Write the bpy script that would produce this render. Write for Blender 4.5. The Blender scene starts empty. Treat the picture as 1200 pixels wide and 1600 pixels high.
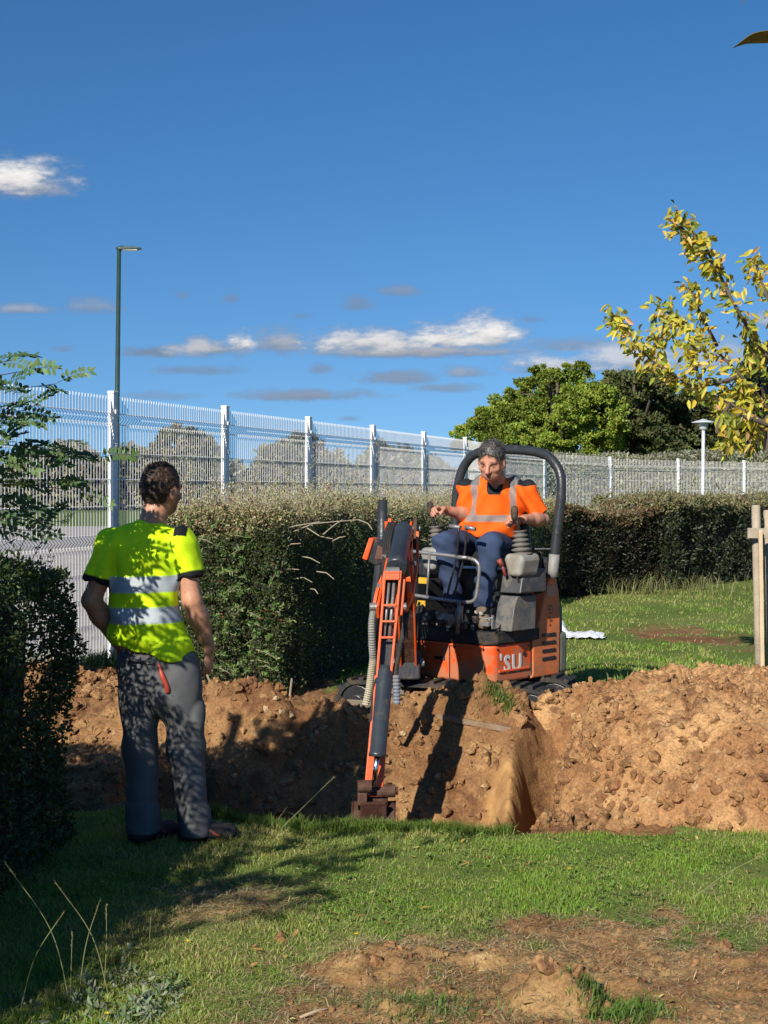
import bpy, bmesh, math, random
import numpy as np
from mathutils import Vector, Matrix

# ------------------------------------------------------------------ camera, sky, sun, exposure
scene = bpy.context.scene
F = 2300.0; CAMZ = 1.66
cam_d = bpy.data.cameras.new("camera"); cam = bpy.data.objects.new("camera", cam_d)
scene.collection.objects.link(cam)
cam.location = (0, 0, CAMZ); cam.rotation_euler = (math.radians(90), 0, 0)
cam_d.sensor_fit = 'VERTICAL'; cam_d.sensor_height = 36.0; cam_d.lens = 36.0*F/1600.0
cam_d.shift_y = -35.0/1600.0
cam_d.clip_start = 0.05; cam_d.clip_end = 5000
scene.camera = cam
scene.view_settings.view_transform = 'Standard'; scene.view_settings.look = 'None'
scene.view_settings.gamma = 1.0; scene.view_settings.use_curve_mapping = False
scene.view_settings.exposure = 0.38
scene.cycles.max_bounces = 6; scene.cycles.diffuse_bounces = 3; scene.cycles.transparent_max_bounces = 8
scene.cycles.use_adaptive_sampling = True
scene.cycles.use_denoising = True

SUN_EL = math.radians(30); SUN_AZ = math.radians(25)      # sun behind the camera, to its left
SD = Vector((-math.sin(SUN_AZ)*math.cos(SUN_EL), -math.cos(SUN_AZ)*math.cos(SUN_EL), math.sin(SUN_EL)))
sun_d = bpy.data.lights.new("sun", 'SUN'); sun_d.energy = 5.0; sun_d.angle = math.radians(0.5)
sun_d.color = (1.0, 0.93, 0.82)
sun = bpy.data.objects.new("sun", sun_d); scene.collection.objects.link(sun)
sun.location = (-20, -30, 30)
sun.rotation_euler = (-SD).to_track_quat('-Z', 'Y').to_euler()

world = bpy.data.worlds.new("World"); scene.world = world; world.use_nodes = True
def build_sky():
    nt = world.node_tree; N = nt.nodes; L = nt.links
    for n in list(N): N.remove(n)
    def M(op, a, b=None, c=None):
        n = N.new('ShaderNodeMath'); n.operation = op
        for i, v in enumerate((a, b, c)):
            if v is None: continue
            if isinstance(v, (int, float)): n.inputs[i].default_value = v
            else: L.new(v, n.inputs[i])
        return n.outputs[0]
    def mixc(f, a, b):
        n = N.new('ShaderNodeMix'); n.data_type = 'RGBA'
        L.new(f, n.inputs[0]) if not isinstance(f, (int, float)) else setattr(n.inputs[0], 'default_value', f)
        for s, v in ((6, a), (7, b)):
            if isinstance(v, tuple): n.inputs[s].default_value = (*v, 1)
            else: L.new(v, n.inputs[s])
        return n.outputs[2]
    out = N.new('ShaderNodeOutputWorld'); bg = N.new('ShaderNodeBackground')
    sky = N.new('ShaderNodeTexSky'); sky.sky_type = 'NISHITA'; sky.sun_disc = False
    sky.sun_elevation = SUN_EL; sky.sun_rotation = math.radians(180) + SUN_AZ
    sky.air_density = 1.0; sky.dust_density = 0.0; sky.ozone_density = 4.0; sky.altitude = 1500
    hs = N.new('ShaderNodeHueSaturation'); hs.inputs['Saturation'].default_value = 1.22; hs.inputs['Hue'].default_value = 0.500
    hs.inputs['Value'].default_value = 1.0
    L.new(sky.outputs[0], hs.inputs['Color'])
    tc = N.new('ShaderNodeTexCoord'); sp = N.new('ShaderNodeSeparateXYZ'); L.new(tc.outputs['Generated'], sp.inputs[0])
    x, y, z = sp.outputs
    # look the sky colour up a little above the true direction: keeps the warm horizon band low
    sv = N.new('ShaderNodeCombineXYZ'); L.new(x, sv.inputs[0]); L.new(y, sv.inputs[1]); L.new(M('ADD', M('MULTIPLY', M('MAXIMUM', z, 0.0), .88), .085), sv.inputs[2])
    nv = N.new('ShaderNodeVectorMath'); nv.operation = 'NORMALIZE'; L.new(sv.outputs[0], nv.inputs[0]); L.new(nv.outputs[0], sky.inputs[0])
    ymax = M('MAXIMUM', y, 0.02)
    az = M('DIVIDE', x, ymax); el = M('DIVIDE', z, ymax)     # direction of the cloud, tangents
    cv = N.new('ShaderNodeCombineXYZ'); L.new(M('MULTIPLY', az, 1.0), cv.inputs[0]); L.new(M('MULTIPLY', el, 2.4), cv.inputs[1])
    def noise(scale, det, off=0.0, rough=0.6):
        n = N.new('ShaderNodeTexNoise'); n.inputs['Scale'].default_value = scale; n.inputs['Detail'].default_value = det
        n.inputs['Roughness'].default_value = rough
        m = N.new('ShaderNodeVectorMath'); m.operation = 'ADD'; m.inputs[1].default_value = (off, off*.7, off*.3)
        L.new(cv.outputs[0], m.inputs[0]); L.new(m.outputs[0], n.inputs['Vector'])
        return n.outputs[0]
    n1 = noise(42, 7); n2 = noise(110, 6, 3.1); n3 = noise(18, 2, 7.7)
    nn = M('ADD', M('ADD', M('MULTIPLY', M('SUBTRACT', n1, .5), 4.2), M('MULTIPLY', M('SUBTRACT', n2, .5), 2.0)), M('MULTIPLY', M('SUBTRACT', n3, .5), 2.2))
    # px, py, half width, half height, white share, density
    clouds = [(20, 281, 88, 32, 1.0, 1.1), (55, 292, 52, 22, .5, .9), (-60, 275, 70, 30, 1, 1),
              (760, 526, 56, 32, 1.0, 1.2), (700, 532, 95, 24, .95, 1.15), (590, 537, 135, 23, .8, 1.05), (660, 550, 185, 11, .3, 1.0),
              (374, 540, 30, 21, 1.0, 1.15), (335, 545, 72, 15, .5, .95), (435, 538, 50, 22, .35, .9), (235, 551, 50, 9, .0, .8),
              (305, 580, 62, 8, .0, .55), (480, 619, 105, 11, .12, .8), (630, 592, 70, 11, .1, .7), (730, 582, 42, 11, .3, .7), (697, 607, 48, 8, .1, .6),
              (560, 476, 24, 11, .05, .55), (622, 456, 36, 10, .15, .6), (360, 468, 16, 7, 0, .45), (283, 462, 12, 8, 0, .35),
              (35, 484, 52, 9, .4, .7), (140, 481, 40, 14, .3, .6), (100, 546, 16, 6, 0, .5), (498, 578, 17, 8, .05, .55),
              (900, 541, 80, 12, .15, .6), (985, 565, 90, 26, .85, .75), (850, 572, 70, 18, .9, .8), (1130, 560, 90, 26, .7, .6),
              (545, 655, 20, 5, 0, .4), (250, 620, 60, 8, .1, .35), (830, 500, 30, 7, 0, .35), (1240, 500, 60, 20, .6, .7), (470, 495, 20, 6, 0, .3)]
    dens = None; white = None
    for (px, py, hw, hh, wv, dv) in clouds:
        a0 = (px-600)/F; e0 = (765-py)/F
        dx = M('MULTIPLY', M('SUBTRACT', az, a0), F/(hw*1.22)); dy = M('MULTIPLY', M('SUBTRACT', el, e0), F/(hh*1.35))
        # flatter underside
        dyd = M('MULTIPLY', M('MINIMUM', dy, 0.0), 1.5); dy2 = M('ADD', M('MAXIMUM', dy, 0.0), M('MULTIPLY', dyd, -1))
        r = M('SQRT', M('ADD', M('MULTIPLY', dx, dx), M('MULTIPLY', dy2, dy2)))
        s = M('ADD', M('SUBTRACT', 1.18, r), M('MULTIPLY', nn, .36))
        sm = N.new('ShaderNodeMapRange'); sm.interpolation_type = 'SMOOTHSTEP'
        sm.inputs[1].default_value = 0.0; sm.inputs[2].default_value = 1.0; sm.inputs[4].default_value = min(1, dv*.9+.12)
        L.new(s, sm.inputs[0]); d = sm.outputs[0]
        # white towards the upper part, where it is thick
        w = N.new('ShaderNodeMapRange'); w.interpolation_type = 'SMOOTHSTEP'
        w.inputs[1].default_value = -0.75; w.inputs[2].default_value = 0.35; w.inputs[4].default_value = wv
        L.new(M('ADD', dy, M('MULTIPLY', nn, .34)), w.inputs[0])
        wd = M('MULTIPLY', w.outputs[0], d)
        if dens is None: dens, white = d, wd
        else: dens = M('MAXIMUM', dens, d); white = M('MAXIMUM', white, wd)
    front = M('GREATER_THAN', y, 0.05)
    dens = M('MULTIPLY', dens, front)
    # colours are radiance before the world strength
    ccol = mixc(white, (1.95, 2.45, 3.35), (8.8, 8.6, 8.4))
    col = mixc(dens, hs.outputs[0], ccol)
    L.new(col, bg.inputs[0]); bg.inputs[1].default_value = 0.079
    L.new(bg.outputs[0], out.inputs[0])
build_sky()

# ------------------------------------------------------------------ helpers
COL = scene.collection
rng = np.random.default_rng(7)
def P(px, py, d): return np.array([(px-600)/F*d, d, CAMZ - (py-765)/F*d])
def V(*a): return np.array(a, float)
def nrm(v): v = np.asarray(v, float); return v/np.linalg.norm(v)
def ss(a, b, x):
    t = np.clip((x-a)/(b-a), 0, 1); return t*t*(3-2*t)

def hash2(ix, iy, s):
    h = (ix.astype(np.int64)*374761393 + iy.astype(np.int64)*668265263 + s*1442695041) & 0xffffffff
    h = ((h ^ (h >> 13))*1274126177) & 0xffffffff
    h = ((h ^ (h >> 16))*2246822519) & 0xffffffff
    return ((h ^ (h >> 13)) & 0xffffff)/16777216.0
def vn2(x, y, s=0):
    ix = np.floor(x); iy = np.floor(y); fx = x-ix; fy = y-iy
    fx = fx*fx*(3-2*fx); fy = fy*fy*(3-2*fy)
    a = hash2(ix, iy, s); b = hash2(ix+1, iy, s); c = hash2(ix, iy+1, s); d = hash2(ix+1, iy+1, s)
    return (a*(1-fx)+b*fx)*(1-fy)+(c*(1-fx)+d*fx)*fy - .5
def fbm2(x, y, o=4, s=0):
    v = 0; a = 1
    for i in range(o):
        v = v + a*vn2(x*2**i+i*17.3, y*2**i-i*9.1, s+i); a *= .5
    return v
def worley(x, y, s=0):
    ix = np.floor(x); iy = np.floor(y); d1 = np.full(x.shape, 9.); d2 = np.full(x.shape, 9.); hid = np.zeros(x.shape)
    for dx in (-1, 0, 1):
        for dy in (-1, 0, 1):
            cx = ix+dx; cy = iy+dy
            qx = cx+hash2(cx, cy, s); qy = cy+hash2(cx, cy, s+5)
            d = (x-qx)**2+(y-qy)**2
            m = d < d1
            d2 = np.where(m, d1, np.minimum(d2, d)); hid = np.where(m, hash2(cx, cy, s+9), hid); d1 = np.where(m, d, d1)
    return np.sqrt(d1), np.sqrt(d2), hid
def vn3(p, s=0):
    i = np.floor(p); f = p-i; f = f*f*(3-2*f); r = 0
    for a in (0, 1):
        for b in (0, 1):
            for c in (0, 1):
                w = (f[:, 0] if a else 1-f[:, 0])*(f[:, 1] if b else 1-f[:, 1])*(f[:, 2] if c else 1-f[:, 2])
                r = r + w*hash2(i[:, 0]+a + (i[:, 2]+c)*57.0, i[:, 1]+b - (i[:, 2]+c)*31.0, s)
    return r-.5

def tag(o, label=None, cat=None, group=None, kind=None):
    if label: o['label'] = label
    if cat: o['category'] = cat
    if group: o['group'] = group
    if kind: o['kind'] = kind
    return o
def thing(name, loc, label, cat, group=None):
    o = bpy.data.objects.new(name, None); COL.objects.link(o); o.location = [float(v) for v in loc]
    o.empty_display_size = .1
    return tag(o, label, cat, group)
def wloc(o):
    v = Vector((0, 0, 0))
    while o: v += o.location; o = o.parent
    return np.array(v)
def mesh_np(name, verts, quads=None, tris=None, mats=(), parent=None, loc=None, col=None, smooth=True, mi=None, attrs=None):
    """verts in world metres; quads/tris index arrays"""
    verts = np.asarray(verts, float)
    off = wloc(parent) if parent is not None else (np.array(loc, float) if loc is not None else np.zeros(3))
    me = bpy.data.meshes.new(name)
    q = np.zeros((0, 4), int) if quads is None or len(quads) == 0 else np.asarray(quads, int)
    t = np.zeros((0, 3), int) if tris is None or len(tris) == 0 else np.asarray(tris, int)
    me.vertices.add(len(verts)); me.vertices.foreach_set('co', (verts-off).astype(np.float32).ravel())
    nl = q.size+t.size; me.loops.add(nl); me.polygons.add(len(q)+len(t))
    me.loops.foreach_set('vertex_index', np.concatenate([q.ravel(), t.ravel()]).astype(np.int32))
    ls = np.concatenate([np.arange(len(q))*4, q.size+np.arange(len(t))*3]).astype(np.int32)
    me.polygons.foreach_set('loop_start', ls)
    if mi is not None: me.polygons.foreach_set('material_index', np.asarray(mi, np.int32))
    me.update(calc_edges=True)
    me.polygons.foreach_set('use_smooth', np.full(len(q)+len(t), bool(smooth)))
    if col is not None:
        a = me.color_attributes.new('Col', 'FLOAT_COLOR', 'POINT')
        c = np.ones((len(verts), 4), np.float32); c[:, :3] = col; a.data.foreach_set('color', c.ravel())
    for k, v in (attrs or {}).items():
        a = me.attributes.new(k, 'FLOAT', 'POINT'); a.data.foreach_set('value', np.asarray(v, np.float32))
    me.update()
    for m in (mats if isinstance(mats, (list, tuple)) else [mats]): me.materials.append(m)
    o = bpy.data.objects.new(name, me); COL.objects.link(o)
    if parent is not None: o.parent = parent
    else: o.location = off
    return o

class MB:
    """collects shapes in world metres, builds ONE mesh object"""
    def __init__(s): s.v = []; s.f = []; s.n = 0; s.g = []
    def add(s, v, f):
        v = np.asarray(v, float); s.v.append(v); s.g.append((v, [list(q) for q in f])); s.f += [[i+s.n for i in q] for q in f]; s.n += len(v); return s
    def box(s, c, h, ax=None):
        ax = np.eye(3) if ax is None else np.array([nrm(a) for a in ax])
        c = np.asarray(c, float)
        v = [c + ax[0]*h[0]*i + ax[1]*h[1]*j + ax[2]*h[2]*k for k in (-1, 1) for j in (-1, 1) for i in (-1, 1)]
        f = [[0, 2, 3, 1], [4, 5, 7, 6], [0, 1, 5, 4], [2, 6, 7, 3], [0, 4, 6, 2], [1, 3, 7, 5]]
        if np.dot(np.cross(ax[0], ax[1]), ax[2]) < 0: f = [q[::-1] for q in f]
        return s.add(v, f)
    def bar(s, a, b, w, h, up=(0, 0, 1)):
        a = np.asarray(a, float); b = np.asarray(b, float); d = nrm(b-a)
        r = np.cross(d, up); r = nrm(r) if np.linalg.norm(r) > 1e-6 else V(1, 0, 0); u = np.cross(r, d)
        return s.box((a+b)/2, (w/2, np.linalg.norm(b-a)/2, h/2), (r, d, u))
    def tube(s, pts, r, n=10, cap=True):
        pts = [np.asarray(p, float) for p in pts]; m = len(pts)
        rs = [r]*m if np.isscalar(r) else list(r)
        up = None; rings = []
        for i, p in enumerate(pts):
            t = nrm(pts[min(i+1, m-1)]-pts[max(i-1, 0)])
            if up is None:
                up = np.cross(t, V(0, 0, 1)) if abs(t[2]) < .9 else np.cross(t, V(1, 0, 0))
            up = nrm(up - t*np.dot(up, t)); w = np.cross(t, up)
            rings.append([p+rs[i]*(math.cos(a)*up+math.sin(a)*w) for a in np.arange(n)*2*math.pi/n])
        v = [q for ring in rings for q in ring]
        f = [[i*n+j, i*n+(j+1) % n, (i+1)*n+(j+1) % n, (i+1)*n+j] for i in range(m-1) for j in range(n)]
        if cap: f += [list(range(n))[::-1], [(m-1)*n+j for j in range(n)]]
        return s.add(v, f)
    def prism(s, pts, dirv, t):
        """polygon extruded along dirv by t"""
        pts = [np.asarray(p, float) for p in pts]; d = nrm(dirv)*t; n = len(pts)
        v = pts+[p+d for p in pts]
        f = [list(range(n))[::-1], [n+i for i in range(n)]]+[[i, (i+1) % n, n+(i+1) % n, n+i] for i in range(n)]
        return s.add(v, f)
    def build_each(s, name, mat, parent=None, **k):
        out = []
        for v, f in s.g: m = MB(); m.add(v, f); out.append(m.build(name, mat, parent, **k))
        return out
    def build(s, name, mat, parent=None, loc=None, bevel=0, smooth=False, seg=2, autos=True):
        verts = np.concatenate(s.v)
        off = wloc(parent) if parent is not None else (np.array(loc, float) if loc is not None else np.zeros(3))
        me = bpy.data.meshes.new(name); me.from_pydata((verts-off).tolist(), [], s.f)
        bm = bmesh.new(); bm.from_mesh(me); bmesh.ops.recalc_face_normals(bm, faces=bm.faces); bm.to_mesh(me); bm.free()
        me.materials.append(mat)
        o = bpy.data.objects.new(name, me); COL.objects.link(o)
        if parent is not None: o.parent = parent
        else: o.location = off
        if bevel:
            m = o.modifiers.new('bevel', 'BEVEL'); m.width = bevel; m.segments = seg; m.limit_method = 'ANGLE'; m.angle_limit = math.radians(35)
            m.harden_normals = False
        if smooth: 
            for p in me.polygons: p.use_smooth = len(p.vertices) < 7
        return o
def arc(c, u, w, r, a0, a1, n=8):
    return [np.asarray(c)+r*(math.cos(a)*np.asarray(u)+math.sin(a)*np.asarray(w)) for a in np.linspace(a0, a1, n)]
def smooth_path(pts, n=6):
    """Catmull-Rom through the points"""
    pts = [np.asarray(p, float) for p in pts]; q = [2*pts[0]-pts[1]]+pts+[2*pts[-1]-pts[-2]]; out = []
    for i in range(1, len(q)-2):
        for t in np.linspace(0, 1, n, endpoint=False):
            out.append(.5*((2*q[i])+(-q[i-1]+q[i+1])*t+(2*q[i-1]-5*q[i]+4*q[i+1]-q[i+2])*t*t+(-q[i-1]+3*q[i]-3*q[i+1]+q[i+2])*t**3))
    out.append(pts[-1]); return out

# ------------------------------------------------------------------ materials
def nodes(name):
    m = bpy.data.materials.new(name); m.use_nodes = True
    nt = m.node_tree; b = nt.nodes['Principled BSDF']; return m, nt, b
def setin(b, **k):
    for n, v in k.items(): b.inputs[n.replace('_', ' ')].default_value = v
def mat(name, c, rough=.6, metal=0.0, var=.18, scale=12, bump=.15, bscale=60, dirt=0.0, dirtc=(.16, .10, .055), dscale=5, coat=0.0, spec=.5, low=None):
    m, nt, b = nodes(name); N = nt.nodes; L = nt.links
    tc = N.new('ShaderNodeTexCoord')
    n = N.new('ShaderNodeTexNoise'); n.inputs['Scale'].default_value = scale; n.inputs['Detail'].default_value = 5
    L.new(tc.outputs['Object'], n.inputs['Vector'])
    r = N.new('ShaderNodeMapRange'); r.inputs[1].default_value = .3; r.inputs[2].default_value = .7
    r.inputs[3].default_value = 1-var; r.inputs[4].default_value = 1+var; L.new(n.outputs[0], r.inputs[0])
    mx = N.new('ShaderNodeMix'); mx.data_type = 'RGBA'; mx.blend_type = 'MULTIPLY'; mx.inputs[0].default_value = 1
    mx.inputs[6].default_value = (*c, 1); L.new(r.outputs[0], mx.inputs[7]); out = mx.outputs[2]
    b.inputs['Roughness'].default_value = rough
    if dirt:
        n2 = N.new('ShaderNodeTexNoise'); n2.inputs['Scale'].default_value = dscale; n2.inputs['Detail'].default_value = 8; n2.inputs['Roughness'].default_value = .7
        L.new(tc.outputs['Object'], n2.inputs['Vector'])
        r2 = N.new('ShaderNodeMapRange'); r2.inputs[1].default_value = .62-dirt*.35; r2.inputs[2].default_value = .72-dirt*.25; r2.inputs[4].default_value = min(.9, .5+dirt*.5)
        if low:      # mud splashed up from below: more of it towards the bottom edge
            sz = N.new('ShaderNodeSeparateXYZ'); L.new(tc.outputs['Object'], sz.inputs[0]); zr = N.new('ShaderNodeMapRange'); zr.inputs[1].default_value = low[0]; zr.inputs[2].default_value = low[1]; zr.inputs[3].default_value = low[2]; zr.inputs[4].default_value = 0
            L.new(sz.outputs[2], zr.inputs[0]); ad = N.new('ShaderNodeMath'); ad.operation = 'ADD'; L.new(n2.outputs[0], ad.inputs[0]); L.new(zr.outputs[0], ad.inputs[1]); L.new(ad.outputs[0], r2.inputs[0])
        else: L.new(n2.outputs[0], r2.inputs[0])
        m2 = N.new('ShaderNodeMix'); m2.data_type = 'RGBA'; L.new(r2.outputs[0], m2.inputs[0]); L.new(out, m2.inputs[6]); m2.inputs[7].default_value = (*dirtc, 1)
        out = m2.outputs[2]
        m3 = N.new('ShaderNodeMix'); L.new(r2.outputs[0], m3.inputs[0]); m3.inputs[2].default_value = rough; m3.inputs[3].default_value = .92; L.new(m3.outputs[0], b.inputs['Roughness'])
    L.new(out, b.inputs['Base Color'])
    b.inputs['Metallic'].default_value = metal; b.inputs['Specular IOR Level'].default_value = spec
    if coat: b.inputs['Coat Weight'].default_value = coat; b.inputs['Coat Roughness'].default_value = .15
    if bump:
        n3 = N.new('ShaderNodeTexNoise'); n3.inputs['Scale'].default_value = bscale; n3.inputs['Detail'].default_value = 4
        L.new(tc.outputs['Object'], n3.inputs['Vector'])
        bp = N.new('ShaderNodeBump'); bp.inputs['Strength'].default_value = bump; bp.inputs['Distance'].default_value = .01
        L.new(n3.outputs[0], bp.inputs['Height']); L.new(bp.outputs[0], b.inputs['Normal'])
    return m
def leafmat(name, trans=.35, rough=.5, spec=.35, tint=(1, 1, 1)):
    m, nt, b = nodes(name); N = nt.nodes; L = nt.links
    a = N.new('ShaderNodeAttribute'); a.attribute_name = 'Col'
    tc = N.new('ShaderNodeTexCoord'); n = N.new('ShaderNodeTexNoise'); n.inputs['Scale'].default_value = 40; L.new(tc.outputs['Object'], n.inputs[0])
    r = N.new('ShaderNodeMapRange'); r.inputs[3].default_value = .75; r.inputs[4].default_value = 1.25; L.new(n.outputs[0], r.inputs[0])
    mx = N.new('ShaderNodeMix'); mx.data_type = 'RGBA'; mx.blend_type = 'MULTIPLY'; mx.inputs[0].default_value = 1
    L.new(a.outputs['Color'], mx.inputs[6]); L.new(r.outputs[0], mx.inputs[7]); L.new(mx.outputs[2], b.inputs['Base Color'])
    setin(b, Roughness=rough); b.inputs['Specular IOR Level'].default_value = spec
    if trans:
        t = N.new('ShaderNodeBsdfTranslucent'); g = N.new('ShaderNodeMix'); g.data_type = 'RGBA'; g.blend_type = 'MULTIPLY'; g.inputs[0].default_value = 1
        L.new(mx.outputs[2], g.inputs[6]); g.inputs[7].default_value = (1.25, 1.15, .5, 1); L.new(g.outputs[2], t.inputs[0])
        s = N.new('ShaderNodeMixShader'); s.inputs[0].default_value = trans
        L.new(b.outputs[0], s.inputs[1]); L.new(t.outputs[0], s.inputs[2]); L.new(s.outputs[0], N['Material Output'].inputs[0])
    return m

# ------------------------------------------------------------------ leaf and blade builders
def orth(d):
    a = np.where(np.abs(d[:, 2:3]) < .9, np.array([[0, 0, 1.]]), np.array([[1., 0, 0]]))
    s = np.cross(d, a); s /= np.linalg.norm(s, axis=1, keepdims=True)+1e-9; return s
def unit(v): return v/(np.linalg.norm(v, axis=1, keepdims=True)+1e-9)
def leaves(c, d, s, n, L, W, fold=.25, droop=.0):
    """c base point, d direction, s side, n normal: (N,3); L, W: (N,) -> verts, quads"""
    N = len(c); L = np.broadcast_to(L, (N,))[:, None]; W = np.broadcast_to(W, (N,))[:, None]
    f = fold*W
    v = np.stack([c, c+d*L*.32+s*W*.45+n*f*.7, c+d*L*.72+s*W*.36+n*f*.5-n*droop*L*.3, c+d*L-n*droop*L,
                  c+d*L*.72-s*W*.36+n*f*.5-n*droop*L*.3, c+d*L*.32-s*W*.45+n*f*.7], 1).reshape(-1, 3)
    b = (np.arange(N)*6)[:, None]
    q = np.concatenate([b+np.array([[0, 3, 2, 1]]), b+np.array([[0, 5, 4, 3]])]); return v, q
def rand_leaves(c, out, L, W, r, spread=1.0, fold=.25, up=0.0, droop=0.):
    N = len(c)
    d = unit(out*.5 + r.normal(size=(N, 3))*spread*.6 + np.array([0, 0, up]))
    s0 = r.normal(size=(N, 3)); s = unit(s0-d*(s0*d).sum(1, keepdims=True)); n = np.cross(d, s)
    n *= np.sign((n*(out+np.array([0, 0, .3]))).sum(1, keepdims=True)+1e-6); s = np.cross(n, d)
    return leaves(c, d, s, n, L, W, fold, droop)
def blades(c, d, h, w, bend, r):
    """grass: c (N,3), h, w (N,), d lean direction (N,2) """
    N = len(c); a = r.uniform(0, 2*np.pi, N); s = np.stack([np.cos(a), np.sin(a), 0*a], 1)
    D = np.concatenate([d, np.zeros((N, 1))], 1); h = h[:, None]; w = w[:, None]; b = bend[:, None]; U = np.array([[0, 0, 1.]])
    m = c+U*h*.55+D*h*b*.35; t = c+U*h*(1-.35*b)+D*h*b
    v = np.stack([c-s*w*.5, c+s*w*.5, m+s*w*.38, m-s*w*.38, t], 1).reshape(-1, 3)
    k = (np.arange(N)*5)[:, None]; return v, k+np.array([[0, 1, 2, 3]]), k+np.array([[3, 2, 4]])
def rep(c, k): return np.repeat(c, k, axis=0)
def jcol(base, N, r, v=.25, h=.12):
    base = np.asarray(base, float); c = np.broadcast_to(base, (N, 3))*(1+r.uniform(-v, v, (N, 1)))*(1+r.uniform(-h, h, (N, 3)))
    return np.clip(c, 0, 1)
# ------------------------------------------------------------------ the ground: lawn, trench, disturbed soil
def trench_parts(x, y):
    yn = 7.20 + .46*ss(-.35, -1.1, x) + .10*fbm2(x*2.5, y*0+3, 4, 11)
    xr = .33+(y-7.4)*.27 + .02*fbm2(y*5, x*0, 2, 12)
    near = ss(yn, yn+.10, y); far = 1-ss(8.0, 8.75+.08*np.clip(fbm2(x*2, y*0, 2, 3), -1, 1), y)
    left = ss(-1.5, -1.15, x); right = 1-ss(xr, xr+.20, x)
    return near*far*left*right, yn, xr
def crease(x, y):
    t = np.clip((y-7.22)/1.6, 0, 1); cx = .575+.42*t
    return np.exp(-((x-cx)/(.070+.080*t))**2)*ss(7.12, 7.26, y)*(1-ss(8.7, 9.1, y))
def soil_mask(x, y):
    w = .10*fbm2(x*4, y*4, 4, 21)
    near = ss(7.09, 7.22, y+w*.7-.10*fbm2(x*2.5, y*0+3, 4, 11)-.46*ss(-.35, -1.1, x))
    a = near*(1-ss(9.0, 9.25, y+w))*ss(-2.2, -1.6, x+w)*(1-ss(1.2, 1.6, x+w))
    # soil left of the machine, up to the fence
    b = ss(7.7, 8.0, y+w)*(1-ss(12.3, 12.8, y+w*2))*ss(-3.6, -3.2, x)*(1-ss(-.9, -.5, x-.12*(y-9.3)+w))
    mach = ss(8.8, 9., y)*(1-ss(10.6, 10.9, y+w*2))*ss(-1.2, -.8, x)*(1-ss(1.25, 1.5, x+w*2))
    # foreground bare patch
    w2 = .9*fbm2(x*1.6, y*1.6, 4, 31)+.3*fbm2(x*9, y*9, 2, 36)
    c = (1-ss(5.08, 5.70, y+w2*.9-.10*ss(.2, .9, x)))*ss(-.95, -.35, x+w2*.6+(y-4.6)*-.25)
    c = np.clip(c*(.48+.45*ss(.1, .8, x)) + .55*c*ss(-.1, .3, fbm2(x*4, y*6, 4, 33)), 0, 1)
    # scruffy patches on the back lawn
    d = (.5+.6*fbm2(x*4, y*2.5, 3, 44))*ss(.05, .5, fbm2(x*.9, y*.5, 3, 41)+.22-.12*np.abs(y-15.5))*ss(2.0, 3.0, x)*(y < 20)*(y > 11.5)
    e = .5*(1-ss(.0, .5, np.hypot((x+.62)*.8, (y-5.9)*.9)+w2*.5))       # scuffed bit in the shade
    return np.clip(np.maximum.reduce([a, b, mach, c, d, e]), 0, 1)
def rough_soil(x, y):
    f1, f2, hid = worley(x*9+fbm2(x*6, y*6, 2, 5), y*9, 51)
    g1, g2, gid = worley(x*22, y*22, 61)
    return .060*np.clip(.72-f1, 0, 1)*hid**2+.030*np.clip(.7-g1, 0, 1)*gid**1.5+.062*fbm2(x*3.2, y*3.2, 6, 71)+.02*np.abs(fbm2(x*14, y*14, 3, 72))
def H(x, y, detail=True):
    x = np.asarray(x, float); y = np.asarray(y, float)
    z = .12*ss(7.4, 10, y) + .02*fbm2(x*.8, y*.8, 3, 2)*(1-ss(20, 40, y)) - .12*ss(24, 34, y)
    T, yn, xr = trench_parts(x, y)
    berm = .275*np.exp(-((y-8.98-.08*np.sin(x*4))/.22)**2)*ss(-1.6, -1.2, x)*(1-ss(.95, 1.2, x))*(.75+.8*np.clip(fbm2(x*2.2, y*.1, 3, 8)+.25, 0, 1))
    vgap = .17*np.exp(-((x+.50)/.10)**2)*np.exp(-((y-9.0)/.4)**2)
    bank = .17*np.exp(-((x+.95)/.38)**2-((y-9.05)/.5)**2)
    leftb = .14*ss(8.1, 9.2, y)*(1-ss(11.4, 12.4, y))*ss(-3.5, -3.0, x)*(1-ss(-1.6, -1.1, x))*(1+1.5*fbm2(x*2, y*2, 3, 9))
    mach = .07*ss(8.9, 9.3, y)*(1-ss(10.5, 11.2, y))*ss(-1.0, -.5, x)*(1-ss(1.1, 1.5, x))
    z = z + berm - vgap + bank + leftb + mach - .62*T - .62*crease(x, y)
    wallr = (.05+.10*ss(7.9, 8.5, y))*np.exp(-((x-(xr+.12))/.09)**2)*ss(7.3, 7.5, y)*(1-ss(8.8, 9.0, y)); z = z + wallr
    if detail:
        m = soil_mask(x, y)
        nearm = ss(7.2, 7.5, y)
        smoothwall = 1-.45*np.exp(-((x-(xr+.09))/.13)**2)*ss(7.3, 7.5, y)*(1-ss(8.3, 8.6, y))
        z = z + m*rough_soil(x, y)*(.85+.5*nearm)*smoothwall + m*(1-nearm)*.035*fbm2(x*2.3, y*3.1, 3, 79) - .025*m
        # clump of dug earth in the foreground
        dd = np.hypot((x-.57)/.17, (y-4.82)/.16); z = z + .10*np.clip(1-dd**2, 0, 1)**.6*(1+1.2*fbm2(x*9, y*9, 3, 77)) 
        z = z - .05*np.exp(-((x-.72)/.06)**2-((y-4.86)/.08)**2)
        dd = np.hypot((x-.02)/.28, (y-5.2)/.22); z = z + .05*np.clip(1-dd**2, 0, 1)*(1+1.5*fbm2(x*9, y*9, 3, 78))*(m > .1)
        z = z + (1-m)*.012*fbm2(x*7, y*7, 3, 91)*(1-ss(12, 20, y))
    return z

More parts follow.
